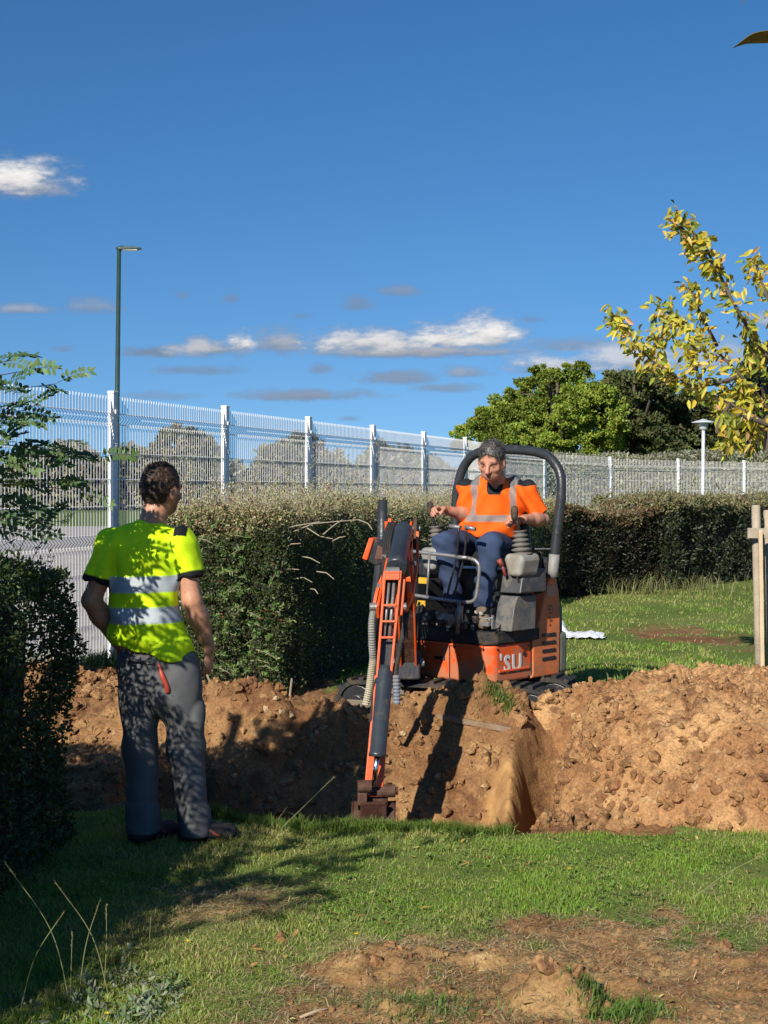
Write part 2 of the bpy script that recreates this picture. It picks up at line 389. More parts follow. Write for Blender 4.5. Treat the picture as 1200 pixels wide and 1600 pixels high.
def soil_nodes(name, grassy, lt=1.0):
    m, nt, b = nodes(name); N = nt.nodes; L = nt.links
    tc = N.new('ShaderNodeTexCoord'); pos = tc.outputs['Object']
    def noise(sc, det=6, rough=.65):
        n = N.new('ShaderNodeTexNoise'); n.inputs['Scale'].default_value = sc; n.inputs['Detail'].default_value = det; n.inputs['Roughness'].default_value = rough
        L.new(pos, n.inputs['Vector']); return n.outputs[0]
    def mix(f, a, c, blend='MIX'):
        n = N.new('ShaderNodeMix'); n.data_type = 'RGBA'; n.blend_type = blend
        if isinstance(f, (int, float)): n.inputs[0].default_value = f
        else: L.new(f, n.inputs[0])
        for s, v in ((6, a), (7, c)):
            if isinstance(v, tuple): n.inputs[s].default_value = (*v, 1)
            else: L.new(v, n.inputs[s])
        return n.outputs[2]
    def mr(v, a, c, d=0., e=1.):
        n = N.new('ShaderNodeMapRange'); n.interpolation_type = 'SMOOTHSTEP'
        for i, k in ((1, a), (2, c), (3, d), (4, e)): n.inputs[i].default_value = k
        L.new(v, n.inputs[0]); return n.outputs[0]
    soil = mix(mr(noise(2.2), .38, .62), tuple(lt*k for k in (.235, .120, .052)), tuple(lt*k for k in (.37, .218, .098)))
    soil = mix(mr(noise(3.5), .50, .68, 0, .85), soil, (.150, .072, .036))
    soil = mix(mr(noise(9), .54, .66), soil, (.185, .095, .048))
    soil = mix(mr(noise(11), .60, .70), soil, (.46, .31, .16))
    soil = mix(1.0, soil, mr(noise(70, 4), .3, .7, .72, 1.25), 'MULTIPLY')
    if grassy:
        a = N.new('ShaderNodeAttribute'); a.attribute_name = 'soil'
        f = N.new('ShaderNodeMath'); f.operation = 'ADD'; L.new(a.outputs['Fac'], f.inputs[0])
        n4 = N.new('ShaderNodeMath'); n4.operation = 'MULTIPLY_ADD'; L.new(noise(30, 4), n4.inputs[0]); n4.inputs[1].default_value = .7; n4.inputs[2].default_value = -.35
        L.new(n4.outputs[0], f.inputs[1])
        g = mix(mr(noise(.7), .35, .65), (.10, .15, .026), (.16, .20, .05))
        g = mix(mr(noise(18), .55, .75), g, (.12, .105, .045))
        g = mix(1.0, g, mr(noise(120, 3), .3, .7, .6, 1.35), 'MULTIPLY')
        ac = N.new('ShaderNodeAttribute'); ac.attribute_name = 'clay'
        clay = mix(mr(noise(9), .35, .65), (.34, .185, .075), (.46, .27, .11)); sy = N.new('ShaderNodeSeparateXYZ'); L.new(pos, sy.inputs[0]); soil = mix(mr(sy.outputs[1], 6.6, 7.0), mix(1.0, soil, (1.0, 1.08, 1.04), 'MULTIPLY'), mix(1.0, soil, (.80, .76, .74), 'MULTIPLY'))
        soil = mix(mr(ac.outputs['Fac'], .15, .7), soil, clay)
        col = mix(mr(f.outputs[0], .3, .6), g, soil)
    else: col = soil
    L.new(col, b.inputs['Base Color']); b.inputs['Roughness'].default_value = .95; b.inputs['Specular IOR Level'].default_value = .15
    bp = N.new('ShaderNodeBump'); bp.inputs['Strength'].default_value = .55; bp.inputs['Distance'].default_value = .02
    L.new(noise(55, 8, .7), bp.inputs['Height']); L.new(bp.outputs[0], b.inputs['Normal'])
    return m
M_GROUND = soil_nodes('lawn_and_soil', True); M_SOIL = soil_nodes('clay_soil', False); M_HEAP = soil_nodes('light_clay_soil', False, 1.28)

def axis(lo, hi, step, far_lo, far_hi, g=1.13):
    a = list(np.arange(lo, hi+1e-9, step)); s = step; v = a[-1]
    while v < far_hi: s *= g; v += s; a.append(v)
    s = step; v = a[0]; pre = []
    while v > far_lo: s *= g; v -= s; pre.append(v)
    return np.array(pre[::-1]+a)
def clay_mask(x, y):
    T, yn, xr = trench_parts(x, y); w = .05*fbm2(x*6, y*6, 3, 95)
    return np.clip(np.exp(-((x-(xr+.09)+w)/.13)**2)*ss(7.25, 7.35, y)*(1-ss(8.45, 8.75, y+w))+.75*np.exp(-((x-.28+w)/.10)**2-((y-8.3+w)/.16)**2), 0, 1)
def build_ground():
    xs = axis(-2.6, 2.6, .0145, -1500, 1500); 
    ys = axis(4.3, 9.6, .0145, -60, 3000, 1.05)
    X, Y = np.meshgrid(xs, ys, indexing='ij'); Z = H(X, Y)
    # cut lips: push the trench edge a little sideways so it is not a pure height field look
    nx, ny = X.shape; idx = np.arange(nx*ny).reshape(nx, ny)
    q = np.stack([idx[:-1, :-1], idx[1:, :-1], idx[1:, 1:], idx[:-1, 1:]], -1).reshape(-1, 4)
    o = mesh_np('ground', np.stack([X, Y, Z], -1).reshape(-1, 3), q, None, M_GROUND, smooth=True, attrs={'soil': soil_mask(X, Y).ravel(), 'clay': clay_mask(X, Y).ravel()})
    tag(o, kind='structure')
build_ground()

# ------------------------------------------------------------------ spoil heap
def heap_h(x, y, detail=True):
    u = (x-2.25)/1.52; v = (y-8.50)/1.46
    r = np.sqrt(u*u+v*v*1.0) + .07*fbm2(x*1.5, y*1.5, 3, 101)
    base = np.clip(1-r, 0, 1); h = .57*(1-np.exp(-base*3.8)) 
    h = h*(1+.12*fbm2(x*1.2+3, y*1.2, 2, 102))*(1-.13*ss(1.7, 2.7, x)) - .5*crease(x, y)*(x < 1.25)
    h = h - .045*np.exp(-((x-2.05)/.35)**2-((y-8.5)/.6)**2)
    if detail:
        f1, f2, hid = worley(x*7+.6*fbm2(x*5, y*5, 2, 105), y*7, 110); g1, g2, gid = worley(x*19, y*19, 111); k1, k2, kid = worley(x*45, y*45, 112)
        lump = .050*np.clip(.72-f1, 0, 1)*hid**4+.028*np.clip(.7-g1, 0, 1)*gid**2+.016*np.clip(.7-k1, 0, 1)*kid - .05*np.clip(.05-np.abs(fbm2(x*5, y*5, 4, 120)), 0, 1)*6*.25
        h = h + (lump+.080*fbm2(x*2.6, y*2.6, 6, 103)+.085*np.abs(fbm2(x*7, y*7, 6, 104))+.03*fbm2(x*22, y*22, 3, 106))*ss(0, .10, base) 
    base = np.where((crease(x, y) > .25) & (x < 1.25), 0, base)
    return h, base
def build_heap():
    xs = np.arange(.72, 4.0, .0125); ys = np.arange(7.0, 9.95, .0125)
    X, Y = np.meshgrid(xs, ys, indexing='ij'); h, base = heap_h(X, Y)
    Z = H(X, Y, False)-.03+h - .12*(base <= 0)
    nx, ny = X.shape; idx = np.arange(nx*ny).reshape(nx, ny)
    q = np.stack([idx[:-1, :-1], idx[1:, :-1], idx[1:, 1:], idx[:-1, 1:]], -1).reshape(-1, 4)
    keep = (base.ravel()[q] > 0).any(1); q = q[keep]
    used, inv = np.unique(q, return_inverse=True); q = inv.reshape(-1, 4)
    v = np.stack([X, Y, Z], -1).reshape(-1, 3)[used]
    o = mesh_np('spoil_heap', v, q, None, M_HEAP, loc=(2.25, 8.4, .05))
    tag(o, 'big rounded heap of dug orange-brown clay soil right of the trench', 'soil heap')
build_heap()
def top_z(x, y):
    z = H(x, y); h, b = heap_h(x, y); return np.where(b > 0.01, np.maximum(z, H(x, y, False)-.03+h), z)

def ico_variants(k, sub, seed):
    bm = bmesh.new(); bmesh.ops.create_icosphere(bm, subdivisions=sub, radius=1); bm.verts.ensure_lookup_table()
    v = np.array([q.co[:] for q in bm.verts]); f = np.array([[w.index for w in p.verts] for p in bm.faces]); bm.free()
    r = np.random.default_rng(seed); out = []
    for i in range(k):
        pl = unit(r.normal(size=(9, 3))); cutd = r.uniform(.5, .95, 9); v1 = 1/np.maximum(1, ((v@pl.T)/cutd[None]).max(1))   # chopped by planes
        d = v1*(1+.6*vn3(v*1.3+i*9.1, 5)+.9*vn3(v*3.2+i*3.3, 6)+r.uniform(-.12, .12, len(v)))
        out.append(v*d[:, None]*r.uniform(.65, 1.2, 3))
    return out, f
def scatter_clods(name, label, xy, size, seed, sink=.3, material=None, sub=2):
    r = np.random.default_rng(seed); var, f = ico_variants(10, sub, seed); N = len(xy); nv = len(var[0])
    A = np.array(var)[r.integers(0, 10, N)]
    a = r.uniform(0, 2*np.pi, (N, 2)); ca, sa, cb, sb = np.cos(a[:, 0]), np.sin(a[:, 0]), np.cos(a[:, 1]), np.sin(a[:, 1])
    x, y, z = A[..., 0], A[..., 1], A[..., 2]
    y, z = y*cb[:, None]-z*sb[:, None], y*sb[:, None]+z*cb[:, None]
    x, y = x*ca[:, None]-y*sa[:, None], x*sa[:, None]+y*ca[:, None]
    c = np.stack([xy[:, 0], xy[:, 1], top_z(xy[:, 0], xy[:, 1])+size*(.55-sink)], 1)
    v = np.stack([x, y, z], -1)*size[:, None, None]+c[:, None]
    t = (np.arange(N)*nv)[:, None, None]+f[None]
    o = mesh_np(name, v.reshape(-1, 3), None, t.reshape(-1, 3), material or M_SOIL, smooth=False)
    return tag(o, label, 'soil', kind='stuff')
def clods():
    r = np.random.default_rng(3)
    x = r.uniform(.8, 3.6, 9000); y = r.uniform(7.05, 9.6, 9000); _, b = heap_h(x, y, False); k = b > .0
    x, y, b = x[k], y[k], b[k]; s = .0025+.024*r.random(len(x))**8*(1+.9*(b < .12))
    # coarser blocks rolling down at the foot
    x2 = r.uniform(.85, 3.4, 900); y2 = r.uniform(7.0, 7.7, 900); _, b2 = heap_h(x2, y2, False); k2 = (b2 > -.0) & (b2 < .28); x2, y2 = x2[k2], y2[k2]
    s2 = .005+.040*r.random(len(x2))**6
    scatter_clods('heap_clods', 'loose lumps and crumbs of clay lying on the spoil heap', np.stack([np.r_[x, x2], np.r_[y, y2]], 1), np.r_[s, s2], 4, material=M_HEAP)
    # trench, berm, left bank
    n = 22000; x = r.uniform(-3.2, 1.3, n); y = r.uniform(7.3, 12.3, n); m = soil_mask(x, y)
    T, yn, xr = trench_parts(x, y); wall = (np.abs(x-(xr+.09)) < .12) & (y < 8.6)
    k = (m > .5) & ~wall & (y > yn) & ((y < 9.3) | (x < -.7)); k = k & (crease(x, y) < .15); x, y = x[k], y[k]; s = .003+.040*r.random(len(x))**5.5
    scatter_clods('trench_clods', 'loose lumps of clay along the trench and its bank', np.stack([x, y], 1), s, 5)
    n = 9000; x = r.uniform(-.9, 1.6, n); y = r.uniform(4.4, 6.0, n); m = soil_mask(x, y); k = m > .35+.3*r.random(n); x, y = x[k], y[k]
    s = .0018+.011*r.random(len(x))**5
    big = np.array([[.53, 4.78, .045], [.63, 4.80, .05], [.58, 4.90, .04], [.48, 4.86, .035], [.72, 4.75, .03], [.02, 5.25, .035], [-.02, 5.12, .03], [.1, 5.3, .03], [1.25, 5.35, .03], [1.1, 5.2, .02], [-.38, 5.45, .022], [-.33, 5.5, .02]])
    scatter_clods('foreground_clods', 'small crumbs of soil on the scraped ground in front', np.r_[np.stack([x, y], 1), big[:, :2]], np.r_[s, big[:, 2]], 6, sink=.45)
    # pale flinty stones in the bank
    n = 110; x = r.uniform(-1.2, 1.1, n); y = r.uniform(8.0, 9.1, n); s = .006+.022*r.random(n)**3
    kk = (x < .2); x, y, s = x[kk], y[kk], s[kk]; x2 = r.uniform(1.0, 3.2, 160); y2 = r.uniform(7.2, 8.8, 160)
    M_ST = mat('pale_stone', (.40, .28, .15), .9, bump=.3)
    scatter_clods('pale_stones', 'pale stones bedded in the dug clay', np.stack([np.r_[x, x2], np.r_[y, y2]], 1), np.r_[s, .004+.010*r.random(160)**2], 8, sink=.4, material=M_ST)
clods()

# ------------------------------------------------------------------ grass, straw, weeds
def grass():
    r = np.random.default_rng(11)
    V_, Q_, T_, C_ = [], [], [], []; n0 = 0
    def put(x, y, h, w, base, jit=.3, flat=0.):
        nonlocal n0
        N = len(x); z = top_z(x, y)-.004; c = np.stack([x, y, z], 1)
        a = r.uniform(0, 2*np.pi, N)+2.5*vn2(x*1.3, y*1.3, 3); d = np.stack([np.cos(a), np.sin(a)], 1)
        v, q, t = blades(c, d, h, w, r.uniform(.15, .95, N)+flat, r)
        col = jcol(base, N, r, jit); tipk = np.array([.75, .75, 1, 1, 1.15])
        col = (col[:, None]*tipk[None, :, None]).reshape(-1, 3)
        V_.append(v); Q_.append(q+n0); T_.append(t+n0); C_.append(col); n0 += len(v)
    def region(n, x0, x1, y0, y1, hmin, hmax, w, thr=.55, cull=True):
        x = r.uniform(x0, x1, n); y = 1/r.uniform(1/y1, 1/y0, n)   # denser when close
        if cull: k = np.abs(x) < .275*y+.25; x, y = x[k], y[k]
        m = soil_mask(x, y); T, yn, xr = trench_parts(x, y); _, b = heap_h(x, y, False)
        k = (m < thr*r.random(len(x))**.7) & (T < .02) & (b <= .02) & (crease(x, y) < .3); x, y, m = x[k], y[k], m[k]
        cl = vn2(x*3.1, y*3.1, 5)+.6*vn2(x*11, y*11, 6); k = r.random(len(x)) < .62+1.1*cl; x, y, cl, m = x[k], y[k], cl[k], m[k]
        tall = vn2(x*.9, y*1.2, 9)
        h = (hmin+(hmax-hmin)*r.random(len(x))**1.6)*(1+.9*cl+.7*tall); h = np.clip(h, .012, .2)*(1-.45*m)
        dryness = np.clip(.38+1.5*vn2(x*1.1, y*1.8, 15)+.8*m+.8*vn2(x*5, y*7, 16), 0, 1)
        g = np.array([.225, .365, .052]); dcol = np.array([.42, .39, .135]); st = np.array([.55, .45, .24])
        pick = r.random(len(x)); base = g+(dcol-g)*dryness[:, None]*.8; base[pick < .06+.12*dryness] = st
        put(x, y, h, np.full(len(x), w)*r.uniform(.6, 1.3, len(x)), base)
    region(340000, -1.8, 2.4, 4.25, 7.6, .010, .036, .0032)
    region(70000, -2.5, 4.5, 7.4, 12.5, .02, .05, .006)
    region(130000, .2, 9.0, 10.5, 27, .018, .050, .0085, cull=True)
    region(9000, -4, 2, 8, 20, .04, .10, .01)
    # lip of the trench, longer tufts
    x = r.uniform(-.9, .62, 6000); y = 7.14+.46*ss(-.35, -1.1, x)+.10*fbm2(x*2.5, x*0+3, 4, 11)+r.normal(0, .035, 6000); _, b = heap_h(x, y, False); T, yn, xr = trench_parts(x, y); k = (T < .05) & (b < .05) & (x < .62); x, y = x[k], y[k]
    put(x, y, r.uniform(.03, .085, len(x)), np.full(len(x), .0036), np.array([.13, .2, .035]), .35)
    # tuft on the far bank, and weeds below the far hedge
    for (cx, cy, sx, sy, n, h0, h1, col) in [(.70, 8.92, .05, .04, 400, .03, .09, (.14, .2, .04)), (.12, 4.72, .12, .1, 500, .02, .06, (.12, .2, .04)),
            (.76, 4.72, .07, .06, 900, .02, .07, (.12, .21, .04)), (1.0, 11.2, .35, .5, 1500, .05, .15, (.13, .19, .04)), (-.7, 9.4, .05, .05, 200, .03, .08, (.2, .25, .08)),
            (-2.3, 12.6, .6, .15, 1500, .05, .25, (.14, .2, .05)), (3.6, 21.7, .6, .15, 260, .12, .42, (.22, .23, .09)), (4.6, 22.6, .5, .2, 200, .1, .35, (.22, .23, .09))]:
        x = r.normal(cx, sx, n); y = r.normal(cy, sy, n); put(x, y, r.uniform(h0, h1, n), np.full(n, .004 if cy < 12 else .011), np.array(col), .4)
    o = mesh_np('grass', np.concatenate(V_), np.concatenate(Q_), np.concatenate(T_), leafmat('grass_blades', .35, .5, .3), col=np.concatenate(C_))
    tag(o, 'patchy mown grass, lit green in front and shaded under the left bush', 'grass', kind='stuff')
grass()

def lawn_weeds():
    r = np.random.default_rng(17); n = 9000; x = r.uniform(-1.6, 2.0, n); y = 1/r.uniform(1/7.2, 1/4.4, n); m = soil_mask(x, y); cl = vn2(x*2.3, y*2.3, 55)+.6*vn2(x*9, y*9, 56)
    k = (m < .45) & (cl > .08) & (np.abs(x) < .3*y); x, y = x[k], y[k]; n = len(x); c = np.stack([x, y, top_z(x, y)+r.uniform(.008, .03, n)], 1); a = r.uniform(0, 6.28, n)
    d = unit(np.stack([np.cos(a), np.sin(a), r.uniform(-.1, .5, n)], 1)); s = orth(d)+r.normal(0, .2, (n, 3)); s = unit(s-d*(s*d).sum(1, keepdims=True)); nn = np.cross(s, d); nn *= np.sign(nn[:, 2:3]); s = np.cross(d, nn)
    v, q = leaves(c, d, s, nn, r.uniform(.010, .030, n), r.uniform(.008, .016, n), .15); base = np.where(r.random((n, 1)) < .8, np.array([[.15, .26, .05]]), np.array([[.30, .33, .10]]))
    tag(mesh_np('lawn_weeds', v, q, None, leafmat('weed_leaf', .25, .5, .3), col=rep(jcol(base, n, r, .25), 6)), 'small broad-leaved weeds and clover among the grass', 'weeds', kind='stuff')
    # fallen leaves
    n = 420; x = r.uniform(-1.5, 3.6, n); y = r.uniform(4.5, 9, n); c = np.stack([x, y, top_z(x, y)+.012], 1); a = r.uniform(0, 6.28, n); d = unit(np.stack([np.cos(a), np.sin(a), r.normal(0, .25, n)], 1)); s = orth(d); nn = np.cross(s, d); nn *= np.sign(nn[:, 2:3]); s = np.cross(d, nn)
    v, q = leaves(c, d, s, nn, r.uniform(.02, .05, n), r.uniform(.010, .022, n), .3); base = np.array([(.42, .28, .08), (.30, .15, .06), (.50, .42, .16)])[r.integers(0, 3, n)]
    tag(mesh_np('fallen_leaves', v, q, None, leafmat('dead_leaf', .2, .7, .2), col=rep(jcol(base, n, r, .3), 6)), 'small dry fallen leaves scattered over lawn and soil', 'leaves', kind='stuff')
lawn_weeds()

def straw():
    r = np.random.default_rng(12); n = 70000
    x = r.uniform(-1.0, 1.7, n); y = r.uniform(4.3, 6.3, n); m = soil_mask(x, y)
    k = r.random(n) < .06+.8*np.clip(1-np.abs(m-.45)*2.2, 0, 1)+.25*(m > .5); x, y = x[k], y[k]; n = len(x)
    x2 = r.uniform(2, 5, 2500); y2 = r.uniform(12, 17, 2500); m2 = soil_mask(x2, y2); k = m2 > .2; x = np.r_[x, x2[k]]; y = np.r_[y, y2[k]]; far = np.r_[np.zeros(n), np.ones(k.sum())]; n = len(x)
    c = np.stack([x, y, top_z(x, y)+.004+.008*r.random(n)], 1); a = r.uniform(0, 2*np.pi, n)
    d = unit(np.stack([np.cos(a), np.sin(a), r.normal(0, .22, n)], 1)); s = orth(d); nn = np.cross(s, d); nn *= np.sign(nn[:, 2:3]); s = np.cross(d, nn)
    v, q = leaves(c, d, s, nn, r.uniform(.012, .06, n)*(1+far), r.uniform(.0012, .0030, n)*(1+2.5*far), .1)
    base = np.where(r.random((n, 1)) < .55, np.array([[.50, .39, .22]]), np.where(r.random((n, 1)) < .5, np.array([[.17, .19, .07]]), np.array([[.22, .13, .07]])))
    o = mesh_np('dry_clippings', v, q, None, leafmat('dry_straw', .1, .8, .2), col=rep(jcol(base, n, r, .3), 6))
    tag(o, 'dry grass clippings strewn over the scraped soil', 'clippings', kind='stuff')
straw()

M_STEM = leafmat('seed_stem', .2, .7, .2)
def seed_stalk(px, py, qx, qy, d, bend, label, head=.06):
    """a tall grass stalk with a seed head, from its foot to its tip"""
    d0 = d; b = P(px, py, d0); b[2] = float(top_z(b[0:1], b[1:2])[0])-.01
    t = P(qx, qy, d0*.985); mid = (b+t)/2+V(bend, 0, .02)
    pts = smooth_path([b, mid, t], 8); mb = MB(); mb.tube(pts, [.0022*(1-.5*i/len(pts)) for i in range(len(pts))], 5)
    v = np.concatenate(mb.v); q = [f for f in mb.f if len(f) == 4]
    r = np.random.default_rng(int(px)); n = 26; k = np.linspace(1, 0, n); tip = np.array(pts[-1]); dr = nrm(pts[-1]-pts[-4])
    c = tip[None]-dr[None]*(k[:, None]*head); dd = unit(np.tile(dr, (n, 1))+r.normal(0, .3, (n, 3))); s = orth(dd)
    lv, lq = leaves(c, dd, s, np.cross(s, dd), .012, .004, .2)
    col = np.concatenate([np.tile([.26, .27, .12], (len(v), 1)), np.tile([.42, .36, .22], (len(lv), 1))])
    o = mesh_np('grass_stalk', np.concatenate([v, lv]), np.concatenate([np.array(q), lq+len(v)]), None, M_STEM, loc=b, col=col)
    tag(o, label, 'grass stalk', 'tall dry grass stalks')
    return o
seed_stalk(112, 1562, 8, 1348, 4.75, .04, 'long dry stalk arching out to the left frame edge')
seed_stalk(30, 1560, 100, 1425, 4.72, -.02, 'thin dry stalk leaning right beside the leftmost arching stalk')
seed_stalk(172, 1540, 86, 1378, 4.85, .03, 'dry stalk curving left above the leafy clippings', .08)
seed_stalk(122, 1545, 156, 1407, 4.82, -.01, 'upright seeded stalk leaning slightly right among the dark weeds')
seed_stalk(162, 1530, 166, 1415, 4.9, .005, 'short straight stalk just above the leafy clippings')
seed_stalk(110, 1540, 113, 1458, 4.8, .0, 'short pale straight stalk left of the leafy clippings')
seed_stalk(231, 1500, 236, 1435, 5.1, .0, 'small bent green stalk at the edge of the shade', .03)
seed_stalk(395, 1318, 522, 1214, 6.7, .02, 'long pale stalk leaning right in front of the trench')
seed_stalk(398, 1314, 448, 1262, 6.75, .01, 'short pale stalk under the long leaning one by the trench')
seed_stalk(545, 1510, 607, 1308, 5.2, .02, 'thin straight stalk rising from the middle of the foreground')
seed_stalk(1070, 1420, 1205, 1330, 5.9, .0, 'thin stalk leaning to the right frame edge over the lawn')
seed_stalk(852, 1325, 858, 1262, 7.0, .0, 'short stalk in front of the spoil heap')
for i, (px, py, qx, qy) in enumerate([(934, 1040, 930, 1008), (950, 1045, 962, 1006), (968, 1040, 974, 1012), (906, 1075, 914, 1045), (1003, 945, 995, 905), (1008, 942, 1012, 912), (1030, 938, 1050, 890), (1062, 930, 1078, 888), (1080, 928, 1098, 896), (988, 950, 984, 918)]):
    lab = ['short weed stalk in the shade right behind the orange excavator fender', 'tallest weed stalk of the trio in the shadow behind the heap', 'curved weed stalk rightmost of the trio behind the heap', 'low weed stalk at the left foot of the heap ridge',
           'weed stalk at the shadow edge by the far hedge', 'second weed stalk at the shadow edge by the far hedge', 'tall weed stalk leaning right before the dark hedge', 'leaning weed stalk near the right end of the dark hedge', 'rightmost weed stalk before the dark hedge', 'leftmost weed stalk before the dark hedge'][i]
    seed_stalk(px, py, qx, qy, 13 if py > 1000 else 21, .03, lab, .12)

def leafy_clippings():
    r = np.random.default_rng(21); Vs, Qs, Cs = [], [], []; n0 = 0
    for i in range(46):
        px = r.normal(215, 55); py = r.normal(1572, 22); 
        if i < 8: px, py = 130+i*9+r.uniform(-5, 5), 1590-i*12
        d = F*CAMZ/(py-765); b = P(px, py, d); b[2] = top_z(b[0:1], b[1:2])[0]+r.uniform(.005, .03)
        a = r.uniform(0, 6.28); dr = nrm([math.cos(a), math.sin(a), r.uniform(-.15, .2)]); n = 16; t = np.linspace(.0, .14, n)
        c = b[None]+dr[None]*t[:, None]; out = r.normal(size=(n, 3)); v, q = rand_leaves(c, unit(out+dr), r.uniform(.018, .036, n), r.uniform(.008, .014, n), r, 1., .2, .4)
        Vs.append(v); Qs.append(q+n0); n0 += len(v)
        base = [.20, .24, .15] if r.random() < .7 else [.12, .19, .08]
        Cs.append(rep(jcol(base, n, r, .25), 6))
    o = mesh_np('cut_leafy_sprigs', np.concatenate(Vs), np.concatenate(Qs), None, leafmat('grey_green_leaf', .15, .7, .2), loc=P(210, 1575, 4.7)*V(1, 1, 0), col=np.concatenate(Cs))
    tag(o, 'pile of cut grey-green leafy sprigs at the bottom left', 'clippings', kind='stuff')
leafy_clippings()
def small_bits():
    # stick, dandelions, white sheet behind the machine
    m = mat('dry_wood_stick', (.40, .31, .2), .8)
    b = P(468, 1588, 4.66); c = P(520, 1576, 4.72); b[2] = top_z(b[0:1], b[1:2])[0]+.008; c[2] = top_z(c[0:1], c[1:2])[0]+.01
    mb = MB(); mb.tube([b, (b+c)/2+V(0, 0, .004), c], [.005, .006, .004], 6); tag(mb.build('stick', m, loc=b, smooth=True), 'pale broken stick on the bare soil at the bottom', 'stick')
    yel = mat('yellow_petals', (.75, .55, .02), .7); lab = ['yellow flower on the clump at the edge of the shade', 'yellow flower on the right lawn', 'yellow flower at the middle foreground stalk', 'yellow flower low in the grey-green sprigs']
    for i, (px, py) in enumerate([(293, 1482), (890, 1372), (557, 1480), (168, 1596)]):
        d = F*CAMZ/(py-765); b = P(px, py, d); b[2] = top_z(b[0:1], b[1:2])[0]+.03
        v, q = [], []; r = np.random.default_rng(i); n = 22; a = np.linspace(0, 2*np.pi*3, n); dd = unit(np.stack([np.cos(a), np.sin(a), .3+.5*np.linspace(0, 1, n)], 1)); s = orth(dd)
        v, q = leaves(np.tile(b, (n, 1)), dd, s, np.cross(s, dd), .013, .004, .1); o = mesh_np('yellow_flower', v, q, None, yel, loc=b); tag(o, lab[i], 'flower', 'small yellow flowers in the grass')
    # crumpled white sheet
    M = mat('white_sheeting', (.62, .66, .7), .6, bump=.3, var=.08)
    n = 40; u = np.linspace(-1, 1, n); X, Y = np.meshgrid(u, u, indexing='ij'); c = P(905, 975, 15.3)
    ed = np.clip(1.2-np.abs(Y)-.3*np.abs(X), 0, 1); k = .5+.6*fbm2(X*2, Y*2, 3, 1)
    x = c[0]+X*.25*(1+.3*fbm2(X*2, Y*2, 2, 3)); y = c[1]+Y*.25; z = .12+.03+ed*.05*np.clip(k, 0, 1)+.02*fbm2(X*6, Y*6, 3, 4)+.13*np.exp(-((X+.75)/.22)**2-((Y)/.5)**2)
    idx = np.arange(n*n).reshape(n, n); q = np.stack([idx[:-1, :-1], idx[1:, :-1], idx[1:, 1:], idx[:-1, 1:]], -1).reshape(-1, 4)
    o = mesh_np('plastic_sheet', np.stack([x, y, z], -1).reshape(-1, 3), q, None, M, loc=c*V(1, 1, 0)+V(0, 0, .12)); tag(o, 'crumpled white plastic sheet on the shaded grass behind the machine', 'sheet')
    s = o.modifiers.new('thick', 'SOLIDIFY'); s.thickness = .004
small_bits()
# ------------------------------------------------------------------ welded mesh fence
M_WHITE = mat('white_powder_coat', (.80, .80, .78), .45, var=.04, bump=.05)
M_WIRE = mat('white_wire', (.78, .78, .76), .5, var=.03, bump=0)
M_DARKM = mat('black_metal', (.02, .02, .022), .45, bump=.1)
def fence():
    nodes_ = [(.3287*y-6.72, y) for y in [13.1+2.294*n for n in range(-3, 6)]] + [(2.15, 27.3), (3.34, 30.5), (5.2, 33.8), (7.2, 36.0), (9.3, 38.0), (11.4, 39.9), (13.6, 41.5)]
    root = thing('mesh_fence', (nodes_[3][0], nodes_[3][1], .1), 'tall white welded mesh fence with square posts running behind the hedges', 'fence')
    # one panel, local x 0..1 scaled to the bay, z 0..2.4
    fold = [(0.0, 0), (.05, 0), (.10, .045), (.15, 0), (.36, 0), (1.02, 0), (1.07, 0), (1.12, .045), (1.17, 0), (1.9, 0), (2.15, 0), (2.20, .045), (2.25, 0), (2.40, 0)]
    hz = [(.05, 0), (.15, 0), (.40, 0), (.62, 0), (.84, 0), (1.07, 0), (1.17, 0), (1.42, 0), (1.66, 0), (1.90, 0), (2.15, 0), (2.25, 0)]
    W = 2.46; mbv = MB(); nw = 45
    for i in range(nw):
        x = .03+i*(W-.06)/(nw-1)
        mbv.tube([V(x, -o, z) for z, o in fold], .0046, 4)
    for z, o in hz: mbv.tube([V(0, .006, z), V(W, .006, z)], .0040, 4)
    panel0 = None; post0 = None
    def local_obj(mb, name, m):
        o = mb.build(name, m, loc=(0, 0, 0)); return o
    pm = MB(); pm.box((0, 0, 1.23), (.04, .03, 1.23)); pm.box((0, 0, 2.475), (.043, .033, .012))
    for z in (.35, .9, 1.45, 2.0, 2.3): pm.box((0, -.036, z), (.022, .008, .02)); 
    for (x, y), (x2, y2) in zip(nodes_[:-1], nodes_[1:]):
        g = .05 - .12*float(ss(24, 34, y)); ang = math.atan2(y2-y, x2-x); ln = math.hypot(x2-x, y2-y)
        if post0 is None: post0 = local_obj(pm, 'post', M_WHITE); panel0 = local_obj(mbv, 'wire_panel', M_WIRE); po, pa = post0, panel0; m = post0.modifiers.new('b', 'BEVEL'); m.width = .004
        else: po = post0.copy(); COL.objects.link(po); pa = panel0.copy(); COL.objects.link(pa)
        for o in (po, pa):
            o.parent = root; o.rotation_euler = (0, 0, ang)
        off = np.array([x, y, g])-wloc(root)
        po.location = off; t = V(math.cos(ang), math.sin(ang), 0); pa.location = off+t*.045+V(0, 0, .04); pa.scale = ((ln-.09)/W, 1, 1)
fence()

